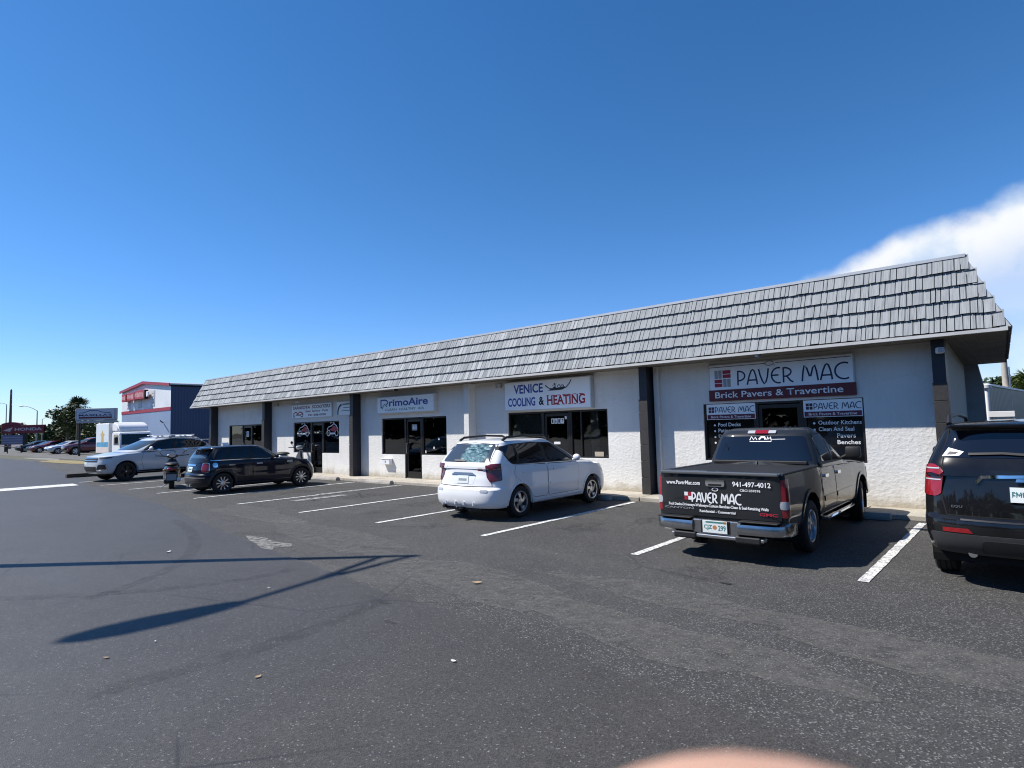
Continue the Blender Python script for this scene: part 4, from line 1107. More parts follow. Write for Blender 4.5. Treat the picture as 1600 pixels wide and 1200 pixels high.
def crumple_glass():  # pale teal crumple pattern mixed into the dark glass colour
    n = NT('crumple_pattern_glass'); v = n.coords()
    w = n.n('ShaderNodeTexNoise'); w.inputs['Scale'].default_value = 3.2; w.inputs['Detail'].default_value = 5; w.inputs['Roughness'].default_value = .65; w.inputs['Distortion'].default_value = 1.6; n.l(n.coords('obj', (1, 1, 3.2)), w.inputs['Vector'])
    sep_ = n.n('ShaderNodeSeparateXYZ'); n.l(n.n('ShaderNodeTexCoord').outputs['Object'], sep_.inputs[0])
    g = n.n('ShaderNodeTexGradient', gradient_type='SPHERICAL'); mp = n.n('ShaderNodeMapping'); mp.inputs['Location'].default_value = (-.45, .9, -4.5); mp.inputs['Scale'].default_value = (2.6, 1.6, 3.5)
    n.l(n.n('ShaderNodeTexCoord').outputs['Object'], mp.inputs[0]); n.l(mp.outputs[0], g.inputs[0])
    sil = n.ramp(w.outputs[0], [(.38, (.02, .04, .045)), (.52, (.12, .21, .22)), (.64, (.40, .50, .50))])
    msk = n.ramp(g.outputs[1], [(.02, (0, 0, 0)), (.18, (1, 1, 1))])
    n.bsdf(n.mix(msk, (.045, .055, .065), sil), .06, None, coat=1, coatr=.02); return n.m

# ------------------------------------------------------------ charcoal pickup
def pickup():
    c = Car('pickup_truck', (-3.27, 8.98, 0), R(.2), 'charcoal crew cab pickup with white shop lettering on its tailgate', 'pickup truck', .86)
    ar = [(0, .37, .44), (3.2, .37, .44)]
    belt = interp([(-1.1, 1.12), (.5, 1.12), (.62, 1.10), (2.4, 1.07), (2.6, 1.06), (3.6, .98), (3.95, .93)])
    B = dict(rl=.10, rp=5, fl=.45, fp=3.2)
    top = dict(rl=.10, rp=6, fl=.4, fp=3.2)
    c.shell('body', [ring(.40, -1.06, 3.84, .78, **B), ring(.43, -1.10, 3.92, .84, **B), ring(.55, -1.115, 3.98, .862, **B), ring(.72, -1.12, 3.98, .868, **B), ring(.86, -1.12, 3.97, .862, **B), ring(1.0, -1.118, 3.94, .852, **B), ring(belt, -1.112, 3.90, .838, hard=True, **top),
                      ring(lambda y: belt(y)+.022, -1.09, 3.84, .805, hard=True, **top), ring(lambda y: belt(y)+(.005 if y < .5 else .05), -1.0, 3.7, .72, **top), ring(lambda y: belt(y)+(.005 if y < .5 else .075), -.9, 3.5, .01, **top)], P_grey, arches=ar, nS=90)
    rz = lambda z0: (lambda y: z0-.03*max(0, (y-1.5)/.7)**2 - .015*max(0, (1.0-y)/.5)**2)
    G = dict(rl=.22, rp=4, fl=.7, fp=2.5)
    c.shell('cab', [ring(1.08, .60, 2.72, .83, **G), ring(1.18, .60, 2.54, .822, **G), ring(1.40, .655, 2.14, .755, **G), ring(rz(1.58), .72, 1.86, .685, **G), ring(rz(1.655), .80, 1.70, .635, hard=True, **G), ring(rz(1.69), .92, 1.55, .50, .2, 4, .4), ring(rz(1.70), 1.1, 1.4, .01, .1, 4, .15)], P_grey)
    rw = c.patch('rear_window', [(-.735, 1.20), (.735, 1.20), (.625, 1.565), (-.625, 1.565)], 'rear', .004, M['glassb'], rnd=.05)
    # decal on the glass
    for pts, w in (([(-.17, 1.485), (.16, 1.485)], .012), ([(-.17, 1.505), (-.15, 1.56), (-.11, 1.51), (-.09, 1.55), (-.06, 1.51)], .014), ([(-.03, 1.515), (.0, 1.55), (.05, 1.55), (.07, 1.515)], .028), ([(.09, 1.51), (.10, 1.555), (.12, 1.52), (.14, 1.555), (.16, 1.50)], .014)):
        c.line('glass_decal', pts, w, 'rear', .0065, M['txt_white'], rw)
    c.line('glass_decal', [(.17, 1.515), (.36, 1.52)], .014, 'rear', .0065, M['grey'], rw)
    bl = c.patch('brake_lamp', rect(-.215, .215, 1.60, 1.642), 'rear', .02, M['clear'], rnd=.01, nu=8, nv=3); c.patch('red_lens', rect(-.10, .10, 1.597, 1.645), 'rear', .024, M['redlens'], bl, nu=6, nv=3)
    # bed: tonneau cover, rails
    MB().bbox(-.735, .735, -1.03, .56, 1.115, 1.142, .01).build('bed_cover', M['black'], c.root)
    for sd in (1, -1): MB().bbox(sd*.79-.05, sd*.79+.05, -1.05, .575, 1.125, 1.148, .012).build('bed_rail_cap', M['black'], c.root)
    MB().bbox(-.70, .70, .50, .585, 1.15, 1.20, .01).build('bed_header', M['black'], c.root)
    # tailgate with lettering
    c.patch('tailgate_gap', rect(-.815, .815, .535, 1.118), 'rear', .002, M['seam'], rnd=.02)
    tg = c.patch('tailgate', rect(-.802, .802, .552, 1.11), 'rear', .016, P_grey, rnd=.02)
    MB().bbox(-.80, .80, -1.155, -1.02, 1.105, 1.152, .014).build('tailgate_cap', simple('gloss_trim', (.10, .105, .11), .25, coat=1), c.root)
    yT = -1.142
    def tx(s_, x0, x1, z0, z1, mt, b=.012, sh=0): text(s_, x0, x1, z0, z1, yT, mt, tg, 'lettering', b, sh)
    tx('www.PaverMac.com', -.715, -.225, .965, 1.02, M['txt_white'], .025); tx('941-497-4012', .215, .70, .965, 1.03, M['txt_white'], .02); tx('CBC1259576', .31, .57, .905, .935, M['txt_white'], .02)
    deco('PAVER MAC', -.35, .315, .735, .865, yT, .020, M['txt_white'], tg)
    for k in range(4): sheet('logo_brick', -.455+(k % 2)*.055, -.405+(k % 2)*.055, .76+(k//2)*.055, .81+(k//2)*.055, yT, M['txt_red'] if k in (0, 3) else M['txt_white'], tg)
    tx('Pool Decks-Driveways-Walkways-Custom Benches-Clean & Seal-Retaining Walls', -.69, .66, .665, .715, M['txt_white'], .03)
    tx('Residential - Commercial', -.245, .24, .605, .64, M['txt_white'], .03)
    tx('CANYON', -.75, -.33, .635, .66, M['grey'], .01); tx('GMC', .545, .77, .61, .65, M['txt_red'], .03)
    mb = MB(); ribbon(mb, arc(-.02, .905, .045, .03, 20, 160, 8), .008, yT); ribbon(mb, arc(-.02, .925, .045, .03, 200, 340, 8), .008, yT-.0004); mb.build('fish_mark', M['txt_white'], tg)
    h = c.patch('tailgate_handle', rect(-.145, .115, .955, 1.045), 'rear', .035, M['chrome'], rnd=.03, nu=8, nv=4); MB().bbox(-.105, .075, -1.160, -1.150, .962, .990, .004).build('handle_cup', M['seam'], h)
    for sd in (1, -1):
        lp = c.patch('tail_lamp', [(-.10, .60), (.055, .60), (.06, 1.055), (-.09, 1.075)], ('diag', 118, .80, -1.06), .012, M['redlens'], side=sd, rnd=.015, step=.03)
        c.patch('reverse_lens', rect(-.065, .03, .70, .80), ('diag', 118, .80, -1.06), .016, M['clear'], lp, side=sd, rnd=.03, nu=4, nv=4)
    # bumper
    def bump_half(zc, yy, x): return yy
    prof = [(-1.20, .53), (-1.265, .50), (-1.285, .44), (-1.27, .375), (-1.22, .35), (-1.12, .35), (-1.12, .53)]
    for sd in (1, -1):
        mb = MB(); secs = []
        for x, dy, sc in ((.30, 0, 1), (.36, 0, 1), (.55, .01, 1), (.72, .03, 1), (.82, .08, .97), (.885, .18, .9), (.90, .32, .8)):
            secs.append([(sd*x, p[0]+dy, .44+(p[1]-.44)*sc) for p in prof])
        n = len(prof); vs = [p for s_ in secs for p in s_]
        fs = [(i*n+j, i*n+(j+1) % n, (i+1)*n+(j+1) % n, (i+1)*n+j) for i in range(len(secs)-1) for j in range(n)] + [tuple(range(n)), tuple((len(secs)-1)*n+j for j in range(n-1, -1, -1))]
        mb.add(vs, fs); o = mb.build('bumper_end', M['dullchrome'], c.root, 35); bm = bmesh.new(); bm.from_mesh(o.data); bmesh.ops.recalc_face_normals(bm, faces=bm.faces[:]); bm.to_mesh(o.data); bm.free()
        MB().bbox(sd*.56-.24, sd*.56+.24, -1.275, -1.13, .528, .545, .006).build('step_pad', M['black'], c.root)
        MB().bbox(sd*.42-.16, sd*.42+.16, -1.262, -1.13, .26, .352, .02).build('bumper_valance', M['black'], c.root)
    MB().bbox(-.31, .31, -1.235, -1.10, .335, .525, .015).build('bumper_centre', M['dullchrome'], c.root)
    MB().bbox(-.62, .62, -1.245, -1.12, .288, .335, .012).build('bumper_lower_lip', M['alu'], c.root)
    MB().bbox(-.20, .20, -1.243, -1.20, .355, .52, .01).build('plate_recess', M['seam'], c.root)
    pl = MB().bbox(-.165, .165, -1.256, -1.248, .36, .52, .003).build('licence_plate', M['plate'], c.root)
    text('CJZ', -.145, -.035, .395, .465, -1.2575, M['txt_teal'], pl, 'plate_number', .02); text('299', .045, .145, .395, .465, -1.2575, M['txt_teal'], pl, 'plate_number', .02)
    mb = MB().lathe([(0, .001), (0, .028)], 14, 'y', (0, -1.2575, .435)); mb.build('plate_emblem', M['txt_orange'], pl); sheet('plate_header', -.12, .12, .49, .51, -1.2575, M['txt_teal'], pl); sheet('plate_sticker', .115, .155, .488, .514, -1.258, M['amber'], pl)
    MB().tube([(.55, -1.0, .33), (.55, .2, .34)], .035, 10).build('exhaust_pipe', M['dkalloy'], c.root, 40)
    # cab sides
    for sd in (1, -1):
        c.patch('window_surround', [(.72, 1.20), (.80, 1.60), (1.55, 1.60), (1.92, 1.42), (2.22, 1.20), (2.25, 1.14), (.70, 1.14)], 'right', .003, M['black'], side=sd, rnd=.03)
        c.patch('rear_door_window', [(.77, 1.19), (.84, 1.575), (1.33, 1.58), (1.35, 1.17)], 'right', .006, M['glass'], side=sd, rnd=.03)
        c.patch('front_door_window', [(1.43, 1.17), (1.41, 1.58), (1.55, 1.575), (1.88, 1.41), (2.16, 1.20), (2.17, 1.17)], 'right', .006, M['glass'], side=sd, rnd=.03)
        for nm, poly in (('rear_door', [(.66, .50), (1.375, .48), (1.375, 1.10), (.66, 1.10), (.60, .85)]), ('front_door', [(1.395, .48), (2.46, .48), (2.56, .80), (2.5, 1.06), (1.395, 1.09)])):
            c.patch('door_gap', poly, 'right', .0012, M['seam'], side=sd, rnd=.04)
            cu = sum(p[0] for p in poly)/len(poly); cv = sum(p[1] for p in poly)/len(poly)
            d = c.patch(nm, [(cu+(p[0]-cu)*.98, cv+(p[1]-cv)*.976) for p in poly], 'right', .0035, P_grey, side=sd, rnd=.04)
            c.patch('handle', rect(poly[0][0]+.09, poly[0][0]+.28, .955, 1.0), 'right', .028, M['chrome'], d, side=sd, rnd=.02, nu=6, nv=3)
            c.patch('side_moulding', rect(poly[0][0]+.03, poly[1][0]-.04, .62, .69), 'right', .014, P_grey, d, side=sd)
        c.line('cab_gap', [(.59, .46), (.59, 1.12)], .02, 'right', .002, M['seam'], side=sd)
        for (yc, zc, ra) in ar: c.arc('arch_lip', yc, zc, ra+.006, ra+.055, 5, 175, .014, P_grey, side=sd)
        mb = MB().bbox(sd*.88 if sd > 0 else -1.10, 1.10 if sd > 0 else -.88, 2.02, 2.14, 1.17, 1.36, .035); mb.tube([(sd*.82, 2.12, 1.17), (sd*.92, 2.08, 1.22)], .03, 8); mb.build('mirror', M['black'], c.root, 40)
        MB().tube([(sd*.80, .65, .38), (sd*.86, .75, .36), (sd*.86, 2.45, .36), (sd*.80, 2.55, .38)], .032, 8).build('side_step', M['chrome'], c.root, 40)
        c.patch('head_lamp', [(-.16, .72), (.16, .72), (.18, .92), (-.16, .93)], ('diag', 240, .70, 3.8), .01, M['clear'], side=sd, rnd=.02, step=.03)
    tx2 = text('4x4', 0, .1, 0, .1, 0, M['grey'], None) if False else None
    c.patch('windshield', [(-.72, 1.18), (.72, 1.18), (.60, 1.57), (-.60, 1.57)], 'front', .005, M['wsglass'], rnd=.05)
    MB().bbox(-.50, .50, 3.93, 4.0, .62, .90, .03).build('grille', M['dkalloy'], c.root); MB().bbox(-.84, .84, 3.9, 4.06, .40, .58, .04).build('front_bumper', M['chrome'], c.root)
    MB().box(-.60, .60, -1.0, 3.7, .36, .46).build('underbody', M['seam'], c.root)
    for (yc, zc, ra) in ar: c.well(yc, zc, ra, .48, .845)
    st = dict(n=6, wa=.035, wb=.05)
    c.wheel(.755, 0, .352, .225, .222, st, M['steel'], cap=M['dkalloy']); c.wheel(.755, 3.2, .352, .225, .222, st, M['steel'], 8)
    return c

# ------------------------------------------------------------ black crossover at the right edge
def black_crossover():
    c = Car('parked_car', (-.09, 8.82, 0), 0, 'black crossover with roof rails and chrome tailgate strip parked right of the pickup', 'car', .92, 'cars parked nose-in at the shops')
    ar = [(0, .36, .415), (2.857, .36, .415)]
    belt = interp([(-.9, 1.20), (0, 1.16), (1.2, 1.10), (2.4, 1.06), (2.8, 1.03), (3.5, .92), (3.7, .86)])
    tp = lambda y: 1-.05*max(0, (y-2.8)/1.0)**2-.02*max(0, (-y-.2)/.7)**2
    c.shell('body', [ring(.33, -.80, 3.60, .80), ring(.37, -.88, 3.72, .88), ring(.48, -.945, 3.78, .91), ring(.62, -.965, 3.80, .925), ring(.70, -.955, 3.79, .928, hard=True), ring(.735, -.915, 3.77, .925, hard=True), ring(.85, -.905, 3.72, .922), ring(1.0, -.885, 3.62, .912), ring(belt, -.855, 3.52, .89, hard=True),
                     ring(lambda y: belt(y)+.035, -.75, 3.44, .82, hard=True), ring(lambda y: belt(y)+.06, -.5, 3.25, .55), ring(lambda y: belt(y)+.065, -.4, 3.2, .01)], P_black, arches=ar, taper=tp)
    rz = lambda z0: (lambda y: z0-.05*max(0, (y-1.0)/1.0)**2)
    G = dict(rl=.32, rp=4, fl=.9, fp=2.4)
    c.shell('cabin', [ring(1.14, -.865, 2.86, .885, **G), ring(1.26, -.83, 2.62, .865, **G), ring(1.42, -.74, 2.28, .80, **G), ring(rz(1.58), -.66, 1.95, .73, **G), ring(rz(1.655), -.66, 1.78, .685, .3, 5, .7, 2.6, hard=True), ring(rz(1.69), -.50, 1.6, .56, .3, 4, .5), ring(rz(1.71), -.2, 1.3, .01, .2, 4, .3)], P_black)
    c.line('tailgate_gap', [(-.70, .74), (-.735, .92), (-.71, 1.28), (-.65, 1.62), (.65, 1.62), (.71, 1.28), (.735, .92), (.70, .74), (-.70, .74)], .012, 'rear', .002, M['seam'])
    rw = c.patch('rear_window', [(-.725, 1.325), (.725, 1.325), (.635, 1.605), (-.635, 1.605)], 'rear', .004, M['glassb'], rnd=.05)
    MB().bbox(-.64, .64, -.76, -.50, 1.635, 1.668, .012).build('spoiler', P_black, c.root)
    # white fin sticker
    st_ = c.patch('window_sticker', [(-.715, 1.335), (-.655, 1.425), (-.52, 1.385), (-.56, 1.345)], 'rear', .0065, M['txt_white'], rw, nu=8, nv=4); c.patch('sticker_print', [(-.675, 1.350), (-.645, 1.385), (-.565, 1.382), (-.60, 1.355)], 'rear', .0085, M['black'], st_, nu=6, nv=3)
    c.line('wiper', [(-.48, 1.355), (-.2, 1.365), (.08, 1.345)], .022, 'rear', .022, M['black'])
    for sd in (1, -1):
        lp = c.patch('tail_lamp', [(-.15, .93), (.04, .92), (.10, .95), (.13, 1.20), (.02, 1.26), (-.10, 1.24)], ('diag', 118, .80, -.72), .010, M['redlens'], side=sd, rnd=.025, step=.03)
        c.patch('lamp_bar', rect(-.11, .09, 1.085, 1.10), ('diag', 118, .80, -.72), .014, M['clear'], lp, side=sd, nu=8, nv=2); c.patch('lamp_bar', rect(-.09, .09, 1.205, 1.218), ('diag', 118, .80, -.72), .014, M['clear'], lp, side=sd, nu=8, nv=2)
        c.patch('reflector', [(.48, .575), (.74, .575), (.74, .615), (.52, .62)], 'rear', .006, M['redlens'], side=sd, step=.03)
        mb = MB(); mb.tube([(sd*.66, -.40, 1.67), (sd*.665, -.28, 1.755), (sd*.66, .6, 1.775), (sd*.64, 1.35, 1.74), (sd*.63, 1.5, 1.65)], [.03, .024, .02, .022, .028], 8); mb.build('roof_rail', M['black'], c.root, 40)
        mb = MB(); mb.ell((sd*1.00, 1.98, 1.27), (.10, .06, .085), 14, 10); mb.tube([(sd*.86, 2.02, 1.20), (sd*.95, 2.0, 1.24)], .03, 8); mb.build('mirror', P_black, c.root, 60)
        c.patch('window_surround', [(-.52, 1.44), (-.42, 1.24), (2.24, 1.155), (1.9, 1.38), (1.55, 1.56), (.8, 1.60), (-.3, 1.56)], 'right', .003, M['black'], side=sd, rnd=.05)
        c.patch('rear_door_window', [(-.05, 1.25), (.86, 1.225), (.82, 1.565), (.0, 1.55)], 'right', .006, M['glass'], side=sd, rnd=.03)
        c.patch('front_door_window', [(.95, 1.22), (2.1, 1.185), (1.84, 1.38), (1.5, 1.54), (.90, 1.57)], 'right', .006, M['glass'], side=sd, rnd=.03)
        for (yc, zc, ra) in ar: c.arc('arch_cladding', yc, zc, ra+.006, ra+.06, 5, 175, .010, M['black'], side=sd)
        c.line('door_gap', [(.90, .45), (.90, 1.17)], .012, 'right', .002, M['seam'], side=sd); c.line('door_gap', [(-.12, 1.2), (-.10, .95), (.35, .5)], .012, 'right', .002, M['seam'], side=sd)
    c.patch('bumper_cladding', [(-.80, .36), (.80, .36), (.86, .56), (-.86, .56)], 'rear', .012, simple('dark_cladding', (.035, .035, .037), .5, .1, 10), rnd=.03)
    c.patch('bumper_insert', [(-.42, .40), (.42, .40), (.40, .52), (-.40, .52)], 'rear', .030, M['black'], rnd=.03)
    c.line('bumper_trim', [(-.58, .705), (0, .70), (.58, .705)], .012, 'rear', .006, M['dkalloy'])
    # chrome strip, plate, emblem
    c.line('chrome_strip', [(-.43, 1.07), (-.38, 1.135), (0, 1.15), (.38, 1.135), (.43, 1.07)], .030, 'rear', .016, M['chrome'])
    em = c.patch('emblem', [(-.11, 1.095), (-.045, 1.095), (-.04, 1.085), (.04, 1.085), (.045, 1.095), (.11, 1.095), (.10, 1.125), (.045, 1.125), (.04, 1.135), (-.04, 1.135), (-.045, 1.125), (-.10, 1.125)], 'rear', .026, M['chrome'], nu=14, nv=3)
    pl = c.patch('licence_plate', rect(-.16, .16, .90, 1.045), 'rear', .014, M['plate']); yP = c.cast('rear', 0, .97)[0].y - .0165
    text('EMN', -.145, -.02, .935, 1.005, yP, M['txt_teal'], pl, 'plate_number', .0)
    yB = c.cast('rear', -.58, .83)[0].y - .004
    text('EQUINOX', -.655, -.43, .815, .845, yB, M['alu'], c.root, 'badge', .02)
    MB().tube([(.02, -.1, 1.70), (.02, -.18, 1.86)], .007, 6).build('antenna', M['black'], c.root)
    MB().tube([(-.50, -.86, .36), (-.50, -.7, .36)], .04, 10).build('exhaust_tip', M['chrome'], c.root, 40)
    c.patch('windshield', [(-.72, 1.22), (.72, 1.22), (.60, 1.56), (-.60, 1.56)], 'front', .005, M['wsglass'], rnd=.05)
    MB().box(-.62, .62, -.75, 3.5, .26, .40).build('underbody', M['seam'], c.root)
    for (yc, zc, ra) in ar: c.well(yc, zc, ra, .52, .90)
    st = dict(n=5, wa=.04, wb=.06)
    c.wheel(.80, 0, .36, .225, .24, st, M['steel']); c.wheel(.80, 2.857, .36, .225, .24, st, M['steel'])
    c.root.scale = (1, 1, 1.03)
    return c

# ------------------------------------------------------------ navy hatchback
def navy_hatch():
    c = Car('parked_car', (-19.70, 8.12, 0), R(-1.0), 'dark navy small hatchback with black roof and black wheel arches', 'car', .865, 'cars parked nose-in at the shops')
    ar = [(0, .31, .355), (2.567, .31, .355)]
    belt = interp([(-.7, 1.00), (0, .985), (1.3, .965), (2.0, .955), (2.3, .935), (2.9, .84), (3.2, .70)])
    tp = lambda y: 1-.07*max(0, (y-2.3)/1.0)**2-.06*max(0, (-y-.05)/.65)**2
    E = dict(rl=.5, rp=2.6, fl=.62, fp=2.3)
    c.shell('body', [ring(.20, -.55, 3.18, .76, **E), ring(.23, -.62, 3.26, .83, **E), ring(.36, -.675, 3.31, .865, **E), ring(.50, -.69, 3.31, .868, **E), ring(.58, -.685, 3.30, .866, hard=True, **E), ring(.61, -.655, 3.28, .862, hard=True, **E), ring(.75, -.635, 3.20, .86, **E), ring(.87, -.60, 3.06, .85, **E), ring(belt, -.56, 2.92, .825, hard=True, **E),
                     ring(lambda y: belt(y)+.025, -.45, 2.80, .76, hard=True, **E), ring(lambda y: belt(y)+.055, -.3, 2.7, .5, **E), ring(lambda y: belt(y)+.06, -.2, 2.65, .01, **E)], P_navy, arches=ar, taper=tp)
    rz = lambda z0: (lambda y: z0-.03*max(0, (y-1.2)/.7)**2-.03*max(0, (.3-y)/.9)**2)
    G = dict(rl=.42, rp=2.8, fl=.6, fp=2.4)
    c.shell('cabin', [ring(.95, -.575, 2.16, .82, **G), ring(1.05, -.53, 2.0, .805, **G), ring(1.20, -.44, 1.76, .755, **G), ring(rz(1.335), -.34, 1.55, .70, **G), ring(rz(1.40), -.30, 1.44, .655, hard=True, **G), ring(rz(1.43), -.18, 1.3, .52, **G), ring(rz(1.445), .1, 1.05, .01, .3, 3, .3)], P_black)
    MB().bbox(-.58, .58, -.54, -.18, 1.335, 1.372, .015).build('spoiler', P_black, c.root)
    for sd in (1, -1):
        c.patch('window_surround', [(-.30, 1.035), (-.16, 1.325), (.4, 1.365), (1.25, 1.345), (1.58, 1.20), (1.84, 1.02)], 'right', .003, M['black'], side=sd, rnd=.05)
        c.patch('quarter_window', [(-.24, 1.055), (-.12, 1.305), (.16, 1.335), (.12, 1.05)], 'right', .006, M['glass'], side=sd, rnd=.03)
        c.patch('rear_door_window', [(.20, 1.05), (.24, 1.338), (.86, 1.345), (.86, 1.045)], 'right', .006, M['glass'], side=sd, rnd=.03)
        c.patch('front_door_window', [(.94, 1.045), (.94, 1.345), (1.23, 1.328), (1.54, 1.185), (1.76, 1.035)], 'right', .006, M['glass'], side=sd, rnd=.03)
        c.line('belt_chrome', [(-.35, 1.012), (.6, 1.005), (1.95, .985)], .018, 'right', .006, M['chrome'], side=sd)
        for nm, poly in (('rear_door', [(.38, .33), (.895, .33), (.895, .99), (.05, .99), (.06, .82), (.30, .60)]), ('front_door', [(.91, .33), (1.98, .33), (2.05, .62), (1.98, .97), (.91, .99)])):
            c.patch('door_gap', poly, 'right', .0012, M['seam'], side=sd, rnd=.05); cu = sum(p[0] for p in poly)/len(poly); cv = sum(p[1] for p in poly)/len(poly)
            d = c.patch(nm, [(cu+(p[0]-cu)*.982, cv+(p[1]-cv)*.976) for p in poly], 'right', .0035, P_navy, side=sd, rnd=.05); hy = .16 if nm == 'rear_door' else 1.03
            c.patch('handle', rect(hy, hy+.2, .83, .865), 'right', .022, M['chrome'], d, side=sd, rnd=.015, nu=6, nv=3)
        c.patch('fuel_cap', round_poly(rect(-.30, -.16, .80, .94), .07), 'right', .006, M['chrome'], side=sd, nu=6, nv=6)
        c.patch('side_scuttle', rect(2.05, 2.25, .83, .89), 'right', .010, M['chrome'], side=sd, rnd=.02)
        c.patch('sill_cladding', rect(.36, 2.2, .19, .30), 'right', .010, M['black'], side=sd)
        for (yc, zc, ra) in ar: c.arc('arch_cladding', yc, zc, ra+.006, ra+.075, 2, 178, .012, M['black'], side=sd)
        rim = c.patch('tail_lamp_ring', round_poly([(-.14, .64), (.10, .64), (.13, .95), (-.12, .95)], .07), ('diag', 125, .66, -.42), .012, M['chrome'], side=sd, step=.03)
        c.patch('tail_lamp', round_poly([(-.118, .665), (.08, .665), (.108, .925), (-.10, .925)], .06), ('diag', 125, .66, -.42), .020, M['redlens'], rim, side=sd, step=.03)
        c.patch('head_lamp', round_poly([(-.15, .62), (.13, .62), (.13, .86), (-.15, .86)], .1), ('diag', 238, .60, 2.95), .012, M['clear'], side=sd, step=.03)
        mb = MB(); mb.ell((sd*.95, 1.66, 1.06), (.10, .055, .07), 12, 8); mb.build('mirror', P_black, c.root, 60)
    c.patch('rear_window', [(-.62, 1.08), (.62, 1.08), (.55, 1.30), (-.55, 1.30)], 'rear', .004, M['wsglass'], rnd=.05)
    c.line('tailgate_gap', [(-.6, .62), (-.6, 1.0), (.6, 1.0), (.6, .62)], .012, 'rear', .002, M['seam'])
    pl = c.patch('licence_plate', rect(-.155, .155, .68, .82), 'rear', .014, M['plate']); c.line('plate_print', [(-.11, .75), (.11, .75)], .04, 'rear', .016, M['txt_teal'], pl)
    c.line('tailgate_strip', [(-.3, .875), (.3, .875)], .04, 'rear', .012, M['chrome'])
    c.patch('bumper_cladding', [(-.6, .23), (.6, .23), (.64, .37), (-.64, .37)], 'rear', .008, M['black'])
    c.line('bumper_strip', [(-.74, .50), (0, .50), (.74, .50)], .022, 'rear', .008, M['alu'])
    for x in (-.1, .1): MB().tube([(x, -.70, .26), (x, -.5, .26)], .04, 12).build('exhaust_tip', M['chrome'], c.root, 40)
    c.patch('windshield', [(-.64, 1.03), (.64, 1.03), (.55, 1.32), (-.55, 1.32)], 'front', .005, M['wsglass'], rnd=.05)
    c.patch('grille', [(-.38, .45), (.38, .45), (.34, .68), (-.34, .68)], 'front', .008, M['black'], rnd=.06)
    mb = MB(); mb.prism([(-.06, 1.44), (.06, 1.44), (.0, 1.53)], .30, .50, 'y'); mb.build('roof_fin', M['white'], c.root)
    MB().box(-.58, .58, -.5, 3.0, .17, .28).build('underbody', M['seam'], c.root)
    for (yc, zc, ra) in ar: c.well(yc, zc, ra, .48, .85)
    st = dict(n=10, wa=.010, wb=.022, mat=M['steel'])
    c.wheel(.765, 0, .31, .205, .225, st, M['dkalloy']); c.wheel(.765, 2.567, .31, .205, .225, st, M['dkalloy'])
    return c

